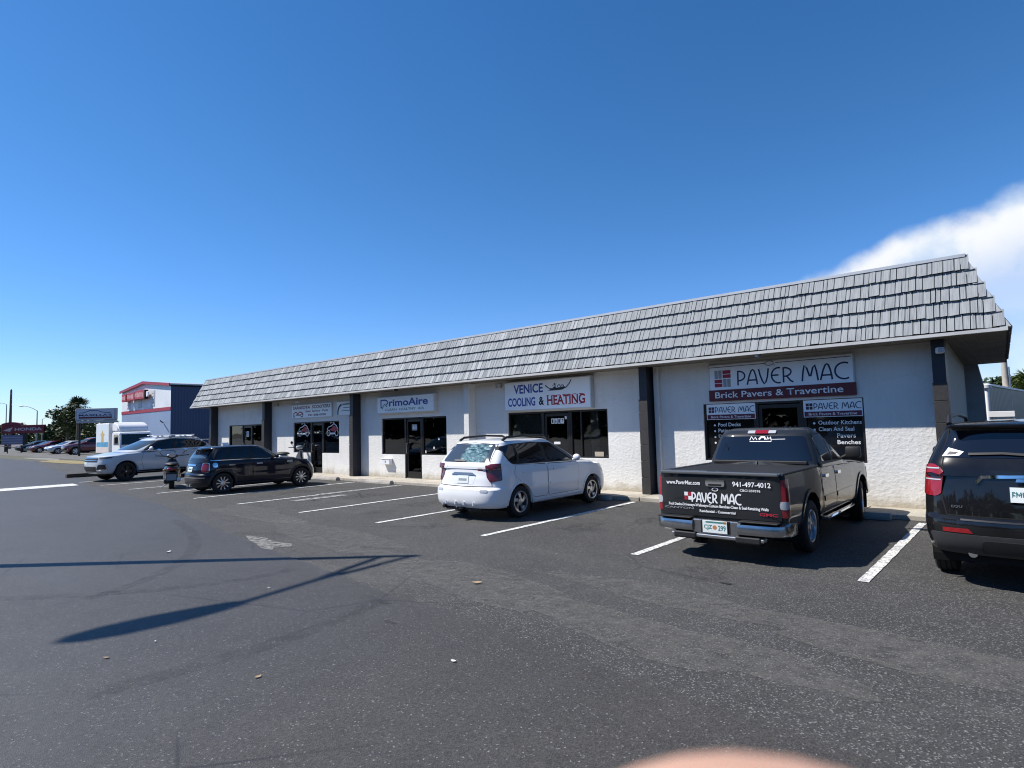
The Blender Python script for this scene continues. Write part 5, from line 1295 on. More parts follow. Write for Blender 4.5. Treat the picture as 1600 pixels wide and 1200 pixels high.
# ------------------------------------------------------------ pale crossover coupe, nose to the lane
def pale_crossover(loc=(-29.45, 11.05, 0), rz_=math.pi+R(7), name='parked_car', label='pale grey-blue crossover backed in with white roof bars and black wheels', P=None, group='cars parked nose-in at the shops', bars=True, far=False, grille=True):
    P = P or P_pale
    c = Car(name, loc, rz_, label, 'car', .985, group)
    ar = [(0, .38, .45), (2.98, .38, .45)]
    belt = interp([(-.95, 1.22), (0, 1.18), (1.2, 1.14), (2.4, 1.11), (2.9, 1.09), (3.5, 1.03), (3.85, .95)])
    tp = lambda y: 1-.05*max(0, (y-2.9)/1.0)**2-.05*max(0, (-y-.2)/.8)**2
    E = dict(rl=.45, rp=3, fl=.55, fp=2.9)
    kw = dict(nS=40, nR=8, nF=8, sub=4) if far else {}
    c.shell('body', [ring(.30, -.82, 3.70, .84, **E), ring(.34, -.92, 3.84, .93, **E), ring(.48, -1.0, 3.93, .975, **E), ring(.65, -1.01, 3.96, .985, **E), ring(.78, -.98, 3.95, .985, **E), ring(.92, -.95, 3.92, .975, **E), ring(1.02, -.93, 3.86, .965, **E), ring(belt, -.90, 3.76, .935, hard=True, **E),
                     ring(lambda y: belt(y)+.03, -.8, 3.66, .86, hard=True, **E), ring(lambda y: belt(y)+.06, -.5, 3.5, .55, **E), ring(lambda y: belt(y)+.065, -.4, 3.45, .01, **E)], P, arches=ar, taper=tp, **kw)
    rz = lambda z0: (lambda y: z0-.04*max(0, (y-1.2)/.8)**2-.09*max(0, (.9-y)/1.5)**2)
    G = dict(rl=.45, rp=3, fl=.85, fp=2.4)
    c.shell('cabin', [ring(1.16, -.87, 2.98, .925, **G), ring(1.26, -.80, 2.76, .90, **G), ring(1.42, -.62, 2.40, .83, **G), ring(rz(1.60), -.42, 2.06, .76, **G), ring(rz(1.69), -.36, 1.88, .71, hard=True, **G), ring(rz(1.725), -.2, 1.7, .56, **G), ring(rz(1.745), .1, 1.4, .01, .3, 3, .3)], P, **kw)
    MB().bbox(-.66, .66, -.62, -.30, 1.555, 1.59, .015).build('spoiler', P, c.root)
    for sd in (1, -1):
        c.patch('window_surround', [(-.45, 1.40), (-.30, 1.27), (2.35, 1.195), (2.05, 1.40), (1.70, 1.60), (1.0, 1.665), (.2, 1.62), (-.30, 1.50)], 'right', .003, M['black'], side=sd, rnd=.05)
        c.patch('rear_door_window', [(-.33, 1.40), (-.2, 1.285), (1.0, 1.245), (.96, 1.635), (.2, 1.595), (-.22, 1.48)], 'right', .006, M['glass'], side=sd, rnd=.03)
        c.patch('front_door_window', [(1.08, 1.245), (2.22, 1.215), (2.0, 1.39), (1.66, 1.58), (1.04, 1.635)], 'right', .006, M['glass'], side=sd, rnd=.03)
        for nm, poly in (('rear_door', [(.46, .42), (1.03, .42), (1.03, 1.17), (.0, 1.20), (.05, 1.0), (.38, .72)]), ('front_door', [(1.05, .42), (2.32, .42), (2.42, .8), (2.34, 1.11), (1.05, 1.17)])):
            c.patch('door_gap', poly, 'right', .0012, M['seam'], side=sd, rnd=.05); cu = sum(p[0] for p in poly)/len(poly); cv = sum(p[1] for p in poly)/len(poly)
            d = c.patch(nm, [(cu+(p[0]-cu)*.984, cv+(p[1]-cv)*.978) for p in poly], 'right', .0035, P, side=sd, rnd=.05); hy = .14 if nm == 'rear_door' else 1.15
            c.patch('handle', rect(hy, hy+.22, 1.0, 1.04), 'right', .022, P, d, side=sd, rnd=.015, nu=6, nv=3)
        c.patch('sill_cladding', rect(.46, 2.5, .30, .40), 'right', .010, M['black'], side=sd)
        for (yc, zc, ra) in ar: c.arc('arch_lip', yc, zc, ra+.006, ra+.05, 2, 178, .008, P if not far else M['black'], side=sd)
        c.patch('head_lamp', [(-.26, .90), (.22, .93), (.30, 1.01), (-.24, 1.005)], ('diag', 240, .80, 3.70), .010, M['clear'], side=sd, step=.04)
        c.patch('lamp_inner', [(-.20, .925), (.20, .945), (.24, .985), (-.2, .98)], ('diag', 240, .80, 3.70), .013, M['black'], side=sd, step=.04)
        c.patch('air_intake', [(-.22, .50), (.20, .52), (.16, .70), (-.10, .70)], ('diag', 248, .74, 3.82), .008, M['black'], side=sd, rnd=.03, step=.04)
        c.line('intake_trim', [(-.24, .48), (.22, .50), (.18, .73)], .022, ('diag', 248, .74, 3.82), .012, M['chrome'], side=sd)
        c.patch('tail_lamp', [(-.2, .98), (.14, .98), (.16, 1.10), (-.2, 1.11)], ('diag', 120, .80, -.72), .010, M['redlens'], side=sd, step=.04)
        mb = MB(); mb.ell((sd*1.07, 2.08, 1.28), (.11, .065, .08), 14, 10); mb.tube([(sd*.90, 2.12, 1.2), (sd*1.0, 2.1, 1.24)], .03, 8); mb.build('mirror', M['white'] if bars else P, c.root, 60)
        if bars:
            mb = MB(); mb.tube([(sd*.72, -.1, 1.66), (sd*.72, 0, 1.70), (sd*.72, 1.5, 1.73), (sd*.70, 1.75, 1.69)], .022, 8); mb.build('roof_rail', M['alu'], c.root, 40)
    if bars:
        for yy in (.15, 1.15): MB().bbox(-.74, .74, yy-.05, yy+.05, 1.745, 1.79, .015).build('roof_bar', M['white'], c.root)
        MB().bbox(-.20, -.02, -.2, 1.6, 1.795, 1.83, .015).build('roof_ladder_rail', M['white'], c.root); MB().bbox(.2, .38, -.2, 1.6, 1.795, 1.83, .015).build('roof_ladder_rail', M['white'], c.root)
    if grille:
        for zz in (.86, .94): c.line('grille_bar', [(-.55, zz), (0, zz+.01), (.55, zz)], .014, 'front', .010, M['chrome'])
        c.patch('grille', [(-.58, .80), (.58, .80), (.60, .985), (-.60, .985)], 'front', .005, M['black'])
    c.patch('lower_grille', [(-.5, .42), (.5, .42), (.52, .62), (-.52, .62)], 'front', .008, M['black'], rnd=.03)
    c.line('skid_trim', [(-.72, .37), (0, .365), (.72, .37)], .04, 'front', .012, M['alu'])
    c.patch('windshield', [(-.78, 1.23), (.78, 1.23), (.66, 1.60), (-.66, 1.60)], 'front', .005, M['wsglass'], rnd=.05)
    c.patch('rear_window', [(-.70, 1.26), (.70, 1.26), (.62, 1.50), (-.62, 1.50)], 'rear', .004, M['glass'], rnd=.05)
    MB().box(-.65, .65, -.75, 3.6, .24, .36).build('underbody', M['seam'], c.root)
    for (yc, zc, ra) in ar: c.well(yc, zc, ra, .55, .96)
    st = dict(n=5, wa=.04, wb=.07)
    rm = M['steel'] if far else M['dkalloy']
    c.wheel(.86, 0, .38, .245, .265, st, rm, cap=M['alu']); c.wheel(.86, 2.98, .38, .245, .265, st, rm, cap=M['alu'])
    return c
def sedan(loc, rz_, label, P):
    c = Car('parked_car', loc, rz_, label, 'car', .90, 'cars on the dealer lot')
    ar = [(0, .33, .375), (2.75, .33, .375)]
    belt = interp([(-.95, .97), (0, .97), (1.2, .95), (2.4, .92), (3.0, .86), (3.6, .72)])
    tp = lambda y: 1-.06*max(0, (y-2.7)/1.0)**2-.05*max(0, (-y-.2)/.8)**2
    E = dict(rl=.45, rp=2.8, fl=.6, fp=2.6); kw = dict(nS=36, nR=8, nF=8, sub=4)
    c.shell('body', [ring(.22, -.85, 3.5, .76, **E), ring(.26, -.92, 3.6, .86, **E), ring(.45, -.98, 3.68, .90, **E), ring(.60, -.98, 3.68, .905, **E), ring(.78, -.95, 3.58, .895, **E), ring(belt, -.90, 3.4, .86, hard=True, **E), ring(lambda y: belt(y)+.03, -.8, 3.3, .78, hard=True, **E), ring(lambda y: belt(y)+.06, -.6, 3.1, .01, **E)], P, arches=ar, taper=tp, **kw)
    G = dict(rl=.5, rp=2.6, fl=.8, fp=2.3)
    c.shell('cabin', [ring(.94, -.75, 2.75, .84, **G), ring(1.1, -.45, 2.35, .79, **G), ring(1.30, -.05, 1.9, .70, **G), ring(1.40, .1, 1.6, .62, hard=True, **G), ring(1.44, .4, 1.4, .01, .2, 3, .3)], P, **kw)
    for sd in (1, -1):
        c.patch('side_windows', [(-.2, 1.06), (.2, 1.30), (.7, 1.36), (1.4, 1.34), (1.95, 1.03)], 'right', .005, M['glass'], side=sd, rnd=.04)
        c.patch('head_lamp', [(-.22, .60), (.2, .64), (.24, .74), (-.2, .70)], ('diag', 240, .74, 3.4), .010, M['clear'], side=sd, step=.05)
        c.patch('tail_lamp', [(-.2, .72), (.16, .72), (.16, .86), (-.2, .86)], ('diag', 120, .74, -.75), .010, M['redlens'], side=sd, step=.05)
        mb = MB(); mb.ell((sd*.95, 1.85, 1.02), (.09, .055, .065), 10, 8); mb.build('mirror', P, c.root, 60)
        c.line('door_gap', [(.85, .35), (.85, .95)], .014, 'right', .002, M['seam'], side=sd)
    c.patch('windshield', [(-.66, 1.0), (.66, 1.0), (.55, 1.33), (-.55, 1.33)], 'front', .005, M['wsglass'], rnd=.05)
    c.patch('grille', [(-.45, .38), (.45, .38), (.42, .6), (-.42, .6)], 'front', .006, M['black'])
    MB().box(-.6, .6, -.8, 3.3, .18, .3).build('underbody', M['seam'], c.root)
    for (yc, zc, ra) in ar: c.well(yc, zc, ra, .5, .88)
    st = dict(n=5, wa=.035, wb=.055)
    c.wheel(.79, 0, .33, .21, .225, st, M['steel']); c.wheel(.79, 2.75, .33, .21, .225, st, M['steel'])
    return c

white_wagon(); pickup(); black_crossover(); navy_hatch(); pale_crossover()
# cars on the dealer lot, noses towards the road
pale_crossover((-76.2, 20.3, 0), math.pi, 'parked_car', 'dark red crossover at the near end of the dealer row', P_red, 'cars on the dealer lot', False, True, False)
sedan((-82.9, 20.0, 0), math.pi, 'silver sedan next to the red crossover on the dealer lot', P_silver)
sedan((-85.6, 20.4, 0), math.pi, 'white sedan behind the silver one on the dealer lot', P_white)
sedan((-94.6, 20.6, 0), math.pi, 'dark red sedan parked right of the post under the red sign', P_red)
sedan((-97.6, 20.9, 0), math.pi, 'black sedan in the middle of the dealer row', P_black)
sedan((-102.8, 20.6, 0), math.pi, 'grey sedan parked left of the post under the red sign', P_grey)

# ------------------------------------------------------------ scooters
def scooter(loc, rz_, label, col):
    s = empty('scooter', loc, rz_, label, 'scooter', 'motor scooters')
    P = paint('scooter_'+col[0], col[1], 0, .3)
    def wh(y, name):
        w = empty(name, (0, y, .24), parent=s)
        MB().lathe([(-.04, .15), (-.055, .19), (-.045, .23), (0, .24), (.045, .23), (.055, .19), (.04, .15)], 28, 'x').build('tyre', M['rubber'], w, 40)
        MB().lathe([(-.035, .155), (-.03, .06), (-.05, .001)], 20, 'x').build('rim', M['alu'], w, 40)
    wh(0, 'wheel'); wh(1.28, 'wheel')
    # body shell: tail, seat base, step-through, leg shield
    secs = [(-.22, .70, .05, .07), (-.10, .66, .12, .14), (.05, .62, .16, .19), (.25, .58, .17, .21), (.42, .46, .16, .20), (.52, .34, .16, .09), (.80, .30, .17, .055), (.95, .40, .19, .12), (1.05, .62, .17, .22), (1.10, .85, .10, .12)]
    vs = []; n = 14
    for (y, z, wx, hz) in secs:
        for j in range(n):
            t = 2*math.pi*j/n; vs.append((wx*math.copysign(abs(math.cos(t))**.8, math.cos(t)), y, z+hz*math.copysign(abs(math.sin(t))**.8, math.sin(t))))
    fs = [(i*n+j, i*n+(j+1) % n, (i+1)*n+(j+1) % n, (i+1)*n+j) for i in range(len(secs)-1) for j in range(n)] + [tuple(range(n-1, -1, -1)), tuple((len(secs)-1)*n+j for j in range(n))]
    mesh_obj('body', vs, fs, P, s, 50)
    st = MB(); st.ell((0, .12, .82), (.15, .36, .075), 14, 8); st.build('seat', M['black'], s, 60)
    MB().tube([(0, 1.26, .26), (0, 1.12, .75), (0, 1.04, 1.05)], .03, 8).build('fork', M['dkalloy'], s, 40)
    mb = MB(); mb.tube([(-.36, .90, 1.10), (-.20, .98, 1.08), (0, 1.02, 1.06), (.20, .98, 1.08), (.36, .90, 1.10)], .016, 8); mb.build('handlebar', M['black'], s, 40)
    mb = MB(); mb.ell((0, 1.03, 1.07), (.14, .10, .085), 12, 8); mb.build('headset', P, s, 60)
    MB().lathe([(0, .001), (0, .075), (.02, .08)], 16, 'y', (0, .93, 1.10)).build('gauge', M['chrome'], s, 40)
    for sd in (1, -1):
        mr = MB(); mr.tube([(sd*.20, .98, 1.09), (sd*.27, .97, 1.22)], .007, 6); mr.build('mirror_stem', M['black'], s)
        MB().ell((sd*.28, .97, 1.28), (.055, .015, .07), 12, 8).build('mirror', M['chrome'], s, 60)
        MB().ell((sd*.15, -.13, .64), (.035, .04, .035), 10, 6).build('indicator', M['amber'], s, 60)
    MB().ell((0, -.22, .66), (.10, .05, .055), 12, 8).build('tail_lamp', M['redlens'], s, 60)
    mb = MB(); mb.prism([(-.10, .30), (.10, .30), (.10, .50), (-.10, .50)], -.30, -.285, 'y'); mb.build('licence_plate', M['grey'], s)
    mb = MB(); mb.prism([(-.30, .26), (.05, .40), (.05, .46), (-.20, .56), (-.28, .56)], -.11, .11, 'x'); mb.build('rear_mudguard', M['black'], s)
    mb = MB(); mb.tube([(.12, .35, .24), (.14, -.05, .27), (.14, -.25, .32)], [.03, .05, .055], 10); mb.build('exhaust', M['alu'], s, 40)
    MB().bbox(-.16, .0, -.1, .45, .17, .33, .04).build('engine', M['dkalloy'], s)
    mb = MB(); mb.tube([(-.05, .4, .2), (-.22, .34, .02)], .012, 6); mb.build('stand', M['alu'], s)
    mb = MB(); mb.ell((0, 1.28, .36), (.075, .27, .13), 12, 8); mb.build('front_mudguard', P, s, 60)
    s.scale = (1.45, 1, 1)
    return s
scooter((-22.35, 7.88, 0), R(70), 'black motor scooter parked between the pale crossover and the navy hatchback', ('black', (.008, .008, .009)))
scooter((-24.55, 12.95, .08), R(-70), 'silver motor scooter on the walk behind the bonnet of the navy hatchback', ('silver', (.45, .47, .5)))

# ------------------------------------------------------------ box truck
def box_truck():
    t = empty('box_truck', (-46.0, 13.45, 0), R(-90), 'white box truck with a beach picture on its side behind the pale crossover', 'truck')
    # local: +Y forward (world +X), +X right (world -Y)
    cab = MB(); pr = [(.15, .55), (1.62, .55), (1.80, .75), (1.83, 1.15), (1.60, 2.02), (1.45, 2.08), (.15, 2.08)]
    cab.prism(pr, -.94, .94, 'x'); o = cab.build('cab', M['white'], t)
    bm = bmesh.new(); bm.from_mesh(o.data); bmesh.ops.bevel(bm, geom=[e for e in bm.edges], offset=.05, segments=3, affect='EDGES'); bmesh.ops.recalc_face_normals(bm, faces=bm.faces[:]); bm.to_mesh(o.data); bm.free(); o.data.shade_smooth(); o.data.set_sharp_from_angle(angle=R(35))
    d = Vector((0, 1.60-1.83, 2.02-1.15)); nn = Vector((0, d.z, -d.y)).normalized()*.012
    a = Vector((0, 1.83, 1.15)); b = Vector((0, 1.60, 2.02))
    def P(x, s_): return a+(b-a)*s_+nn+Vector((x, 0, 0))
    MB().add([P(-.86, .12), P(.86, .12), P(.80, .90), P(-.80, .90)], [(0, 1, 2, 3)]).build('windshield', M['glass'], t)
    for sd in (1, -1):
        MB().prism([(.55, 1.25), (1.55, 1.25), (1.42, 1.92), (.55, 1.92)], sd*.943, sd*.95, 'x').build('side_window', M['glass'], t)
        mb = MB().bbox(sd*1.1-.09, sd*1.1+.09, 1.60, 1.66, 1.35, 1.75, .02); mb.tube([(sd*.94, 1.5, 1.8), (sd*1.1, 1.62, 1.76)], .015, 6); mb.build('mirror', M['black'], t)
        MB().bbox(sd*.68-.16, sd*.68+.16, 1.80, 1.86, .72, .88, .02).build('head_lamp', M['clear'], t)
    fa = MB(); fa.prism([(.0, 2.09), (1.25, 2.09), (1.15, 2.35), (.75, 2.68), (.0, 2.74)], -.90, .90, 'x'); o = fa.build('roof_fairing', M['white'], t)
    bm = bmesh.new(); bm.from_mesh(o.data); bmesh.ops.bevel(bm, geom=[e for e in bm.edges], offset=.09, segments=4, affect='EDGES'); bmesh.ops.recalc_face_normals(bm, faces=bm.faces[:]); bm.to_mesh(o.data); bm.free(); o.data.shade_smooth(); o.data.set_sharp_from_angle(angle=R(35))
    MB().bbox(-.7, .7, 1.84, 1.90, .62, .95, .02).build('grille', simple('grille_grey', (.25, .25, .26), .5), t)
    MB().bbox(-.95, .95, 1.72, 1.92, .42, .60, .04).build('bumper', M['white'], t)
    MB().bbox(-1.04, 1.04, -2.95, -.12, .68, 2.70, .03).build('cargo_box', M['white'], t)
    # picture on the right side: sky, palm, sea, sand
    x = 1.044
    ad = MB().add([(x, -2.80, .75), (x, -.22, .75), (x, -.22, 2.60), (x, -2.80, 2.60)], [(0, 1, 2, 3)]).build('side_picture', simple('picture_sky', (.66, .74, .78), .5), t)
    MB().add([(x+.002, -2.80, 1.12), (x+.002, -.22, 1.12), (x+.002, -.22, 1.45), (x+.002, -2.80, 1.42)], [(0, 1, 2, 3)]).build('picture_sea', simple('picture_blue', (.08, .30, .48), .5, .25, 3), ad)
    MB().add([(x+.002, -2.80, .75), (x+.002, -.22, .75), (x+.002, -.22, 1.12), (x+.002, -2.80, 1.12)], [(0, 1, 2, 3)]).build('picture_sand', simple('picture_beige', (.68, .60, .55), .5, .1, 3), ad)
    mb = MB(); mb.prism([(-1.75, 1.45), (-1.2, 1.45), (-1.25, 1.8), (-1.0, 1.95), (-1.3, 2.05), (-1.5, 2.25), (-1.7, 2.05), (-1.95, 1.95), (-1.7, 1.8)], x+.0005, x+.004, 'x'); mb.build('picture_figure', simple('picture_ochre', (.60, .38, .13), .5, .2, 5), ad)
    MB().box(-.42, .42, -2.8, 1.6, .42, .60).build('chassis', M['black'], t)
    for y in (1.05, -1.9):
        for sd in (1, -1):
            w = empty('wheel', (sd*.82, y, .38), parent=t)
            MB().lathe([(-.10, .22), (-.12, .30), (-.10, .37), (0, .38), (.10, .37), (.12, .30), (.10, .22)], 28, 'x').build('tyre', M['rubber'], w, 40)
            MB().lathe([(.09*sd, .225), (.03*sd, .18), (.03*sd, .06), (.09*sd, .001)], 20, 'x').build('rim', M['white'], w, 40)
box_truck()

# ================================================================== FURTHER OFF: left
def ribbed(name, col, dirn='x', var=.06):
    n = NT(name); v = n.coords('pos')
    w = n.n('ShaderNodeTexWave', wave_type='BANDS', bands_direction='X' if dirn == 'x' else 'Y'); w.inputs['Scale'].default_value = 1.05; n.l(v, w.inputs['Vector'])
    c = n.ramp(n.noise(v, .5, 4), [(.3, tuple(x*(1-var) for x in col)), (.7, tuple(x*(1+var) for x in col))])
    n.bsdf(c, .5, n.bump(w.outputs[0], .7, .03)); return n.m
bb = empty('metal_building', (-75.15, 23.6, 0), 0, 'blue and white gabled metal building with red trim beyond the shop row', 'building')
m_w, m_b, m_n, m_r = ribbed('panel_white', (.72, .74, .76)), ribbed('panel_lightblue', (.22, .29, .42)), ribbed('panel_navy', (.02, .045, .115), 'y'), simple('red_trim', (.30, .02, .04), .5, .1, 2)
hx = 7.75
MB().prism([(-hx, 4.72), (hx, 4.72), (hx, 7.0), (0, 7.7), (-hx, 7.0)], 0, .2, 'y').build('upper_wall', m_w, bb)
MB().box(-hx, hx, 0, .2, 0, 4.36).build('lower_wall', m_b, bb)
MB().box(-hx-.02, hx+.02, -.04, .2, 4.362, 4.718).build('red_band', m_r, bb)
MB().box(hx-.2, hx, .201, 34, 0, 6.95).build('side_wall', m_n, bb)
MB().box(hx-.0, hx+.03, -.02, .25, 0, 6.98).build('corner_trim', m_n, bb)
MB().box(-hx, -hx+.2, .201, 34, 0, 6.95).build('side_wall', m_n, bb)
for sd in (1, -1):
    MB().prism([(sd*(hx+.15), 6.98), (sd*(hx+.15), 7.14), (0, 7.86), (0, 7.70)], -.18, 34, 'y').build('roof_slope', simple('roof_metal', (.45, .46, .48), .5, metal=.3), bb)
    MB().prism([(sd*(hx+.17), 6.88), (sd*(hx+.17), 7.16), (0, 7.88), (0, 7.58)], -.26, -.181, 'y').build('rake_trim', m_r, bb)
MB().box(hx-.02, hx+.17, -.17, 34, 6.86, 7.0).build('gutter', M['seam'], bb)
for x in (-5.3, -1.5, 2.7):
    w = empty('window', (x, 0, 4.95), parent=bb); MB().box(-.5, .5, -.03, .05, 0, 1.75).build('shutter', simple('shutter_grey', (.46, .48, .50), .6), w)
    for k in range(5): MB().box(-.46, .46, -.05, -.03, .12+k*.33, .36+k*.33).build('louvre', M['signedge'], w)
MB().tube([(5.8, -.05, 3.1), (6.6, -.6, 3.3)], .06, 6).build('wall_lamp', M['black'], bb)
for k, (a, b) in enumerate([(4.9, 5.6), (5.9, 7.1)]): MB().box(a, b, -.25, -.01, .5, 1.3+.2*k).build('utility_box', M['dkalloy'], bb)
sg = empty('wall_sign', (-77.6, 23.4, 5.72), 0, 'red channel letter sign high on the white gable', 'sign')
m_s = simple('sign_red', (.36, .015, .02), .45, .15, 3); m_p = simple('sign_pale', (.55, .30, .30), .5, .2, 6)
for k, (a, b, z0, z1) in enumerate([(-3.3, -1.9, 0, .92), (-1.5, .95, 0.05, .98), (1.1, 4.2, .08, 1.12)]):
    pnl = MB().bbox(a, b, -.42, -.05, z0+.06, z1, .03).build('letter_panel', m_s, sg)
    q = random.Random(k); x = a+.12
    while x < b-.3:
        w = q.uniform(.18, .32); MB().box(x, x+w, -.428, -.421, z0+.28+q.uniform(-.05, .05), z1-.22+q.uniform(-.08, .05)).build('letter_block', m_p, pnl); x += w+.12
MB().lathe([(0, .001), (0, .30), (.15, .30)], 18, 'y', (4.62, -.30, .62)).build('round_emblem', M['signw'], sg)
MB().bbox(4.2, 4.34, -.42, -.05, .1, 1.1, .02).build('end_panel', M['seam'], sg)

# pole sign with a car silhouette
ang = math.atan2(18.52-16.12, -67.04+69.79)
ps = empty('pole_sign', (-68.4, 17.35, 0), ang, 'grey pole sign with car outline and purple lettering above the box truck', 'sign')
MB().bbox(-1.95, 1.95, -.16, .16, 3.42, 4.55, .03).build('cabinet', simple('cabinet_grey', (.34, .35, .37), .5), ps)
MB().box(-1.8, 1.8, -.168, -.158, 3.52, 4.45).build('face', simple('face_lilac', (.50, .52, .60), .4), ps)
text('MASELLA\'S', -1.62, 1.62, 3.80, 4.0, -.172, M['txt_navy'], ps, bold=.03)
sheet('lower_band', -1.6, 1.6, 3.58, 3.74, -.172, M['txt_maroon'], ps)
mb = MB(); ribbon(mb, [(-1.55, 4.12), (-1.1, 4.14), (-.6, 4.33), (.1, 4.36), (.6, 4.18), (1.5, 4.08)], .06, -.172); mb.build('car_outline', M['txt_navy'], ps)
MB().bbox(-1.9, 1.9, -.12, .12, 3.15, 3.40, .02).build('lower_panel', simple('panel_tan', (.36, .37, .38), .6), ps)
for x in (-1.6, 1.6): MB().tube([(x, 0, 0), (x, 0, 3.3)], .10, 10).build('post', M['dkalloy'], ps, 40)
# red dealer sign
hs = empty('dealer_sign', (-108.1, 18.7, 0), math.atan2(20.72-16.71, -105.84+110.39), 'wide dark red dealer sign with white wing emblem at the far left', 'sign')
m_hr = simple('dealer_red', (.19, .010, .018), .4, .1, 2)
MB().bbox(-3.0, 3.0, -.22, .22, 2.55, 3.72, .04).build('cabinet', m_hr, hs)
mb = MB(); mb.prism([(-3.0, 3.725), (-3.0, 3.95)] + [(-3.0+2.6*k/8, 3.95+.22*math.sin(math.pi*k/8)) for k in range(1, 8)] + [(-.4, 3.95), (-.4, 3.725)], -.2, .2, 'y'); mb.build('arched_top', m_hr, hs)
text('HONDA', -1.1, 2.75, 2.92, 3.35, -.226, simple('dealer_letters', (.55, .42, .42), .5), hs, bold=.04)
mb = MB(); mb.add([(-2.75, -.226, 2.98), (-1.75, -.226, 2.82), (-1.35, -.226, 3.45), (-2.0, -.226, 3.25)], [(0, 1, 2, 3)]); mb.build('wing_emblem', simple('dealer_wing', (.55, .45, .42), .5), hs)
MB().bbox(-3.0, .2, -.15, .15, 1.0, 2.35, .03).build('lower_panel', simple('panel_violet', (.16, .14, .24), .5, .2, 2), hs)
for z in (1.25, 1.6, 1.95): sheet('print_line', -2.8, .0, z, z+.10, -.156, M['grey'], hs)
MB().bbox(.05, .45, -.2, .2, 0, 2.55, .03).build('post', M['black'], hs); MB().bbox(-2.6, -2.3, -.1, .1, 0, 1.0, .02).build('post', M['black'], hs)

def street_light(loc, h, rz, arm, label, drop=.5):
    s = empty('street_light', loc, rz, label, 'street light', 'street lights along the road')
    m_ = M.setdefault('galv', simple('galvanised', (.30, .31, .32), .5, .1, 3, metal=.6))
    MB().tube([(0, 0, 0), (0, 0, h*.5), (0, 0, h)], [.12, .10, .07], 8).build('pole', m_, s, 40)
    MB().tube([(0, 0, h-.05), (-arm*.3, 0, h+drop*.45), (-arm*.7, 0, h+drop*.9), (-arm, 0, h+drop)], .045, 6).build('arm', m_, s, 40)
    MB().ell((-arm-.35, 0, h+drop), (.45, .16, .09), 10, 6).build('lamp_head', m_, s, 50)
dirL = math.atan2(23.37-21.59, -125.38+127.34)
street_light((-125.4, 23.4, 0), 6.4, dirL, 2.3, 'grey street light with long arm above the dealer sign', .8)
street_light((-109.9, 23.7, 0), 5.4, dirL, 1.5, 'grey street light half hidden by the palm', .6)
street_light((-155.0, 24.0, 0), 8.7, dirL, 1.2, 'grey street light at the left edge of the picture', .3)
street_light((-187.3, 36.0, 0), 6.5, dirL+math.pi, 1.7, 'farthest pale street light with its arm to the right', .6)
up_ = empty('utility_pole', (-141.5, 22.5, 0), 0, 'tall thick brown utility pole at the far left', 'utility pole')
m_up = simple('pole_brown', (.13, .085, .075), .8, .15, 1)
MB().tube([(0, 0, 0), (0, 0, 5), (0, 0, 10.75)], [.27, .22, .15], 10).build('shaft', m_up, up_, 40); MB().tube([(0, 0, 10.7), (0, 0, 10.95)], [.15, .03], 10).build('tip', M['black'], up_, 40)
for z in (10.0, 9.0, 8.0):
    MB().tube([(0.15, 0, z), (.45, .1, z+.05)], .05, 6).build('insulator', M['grey'], up_)
    MB().tube([(.45, .1, z+.05), (3.0, 2.0, z-.25), (9, 6.2, z-.5)], .012, 4).build('cable', M['grey'], up_)
# railing of the dealer lot
rl = empty('railing', (-97.0, 15.4, 0), math.atan2(.64, .71), 'low black railing at the far left edge of the dealer lot', 'railing')
for k in range(4): MB().tube([(-3.6+k*1.7, 0, 0), (-3.6+k*1.7, 0, 1.0)], .05, 6).build('post', M['black'], rl)
MB().tube([(-3.7, 0, 1.0), (-1.2, 0, .98), (1.6, 0, .62)], .05, 6).build('rail', M['black'], rl)

# ---- foliage
def leafmat(name, a, b):
    n = NT(name); g = n.n('ShaderNodeNewGeometry')
    c = n.ramp(g.outputs['Random Per Island'], [(0, a), (.6, tuple((x+y)/2 for x, y in zip(a, b))), (1, b)])
    x = n.bsdf(c, .6, None, spec=.25); return n.m
M['leaf'] = leafmat('leaf_dark', (.018, .032, .010), (.055, .085, .025)); M['leaf2'] = leafmat('leaf_olive', (.035, .048, .014), (.11, .13, .035)); M['frond'] = leafmat('palm_frond', (.045, .07, .016), (.16, .19, .045))
M['bark'] = simple('bark', (.12, .095, .07), .9, .3, 4, .5, 12)
def crown(rng, blobs, n, size, flat_=.5):
    mb = MB(); tot = sum(b[3]*b[4]*b[5] for b in blobs)
    for (x, y, z, rx, ry, rz) in blobs:
        for _ in range(int(n*rx*ry*rz/tot)):
            while True:
                p = Vector((rng.uniform(-1, 1), rng.uniform(-1, 1), rng.uniform(-1, 1)))
                if .25 < p.length < 1: break
            if rng.random() < .65: p = p.normalized()*rng.uniform(.75, 1.05)
            c = Vector((x+p.x*rx, y+p.y*ry, z+p.z*rz))
            a = Vector((rng.gauss(0, 1), rng.gauss(0, 1), rng.gauss(0, 1)*flat_)).normalized(); b = a.cross(Vector((rng.gauss(0, 1), rng.gauss(0, 1), rng.gauss(0, 1)))).normalized()
            s = size*rng.uniform(.6, 1.4)
            mb.add([c-a*s, c+b*s*.45, c+a*s, c-b*s*.45], [(0, 1, 2, 3)])
    return mb
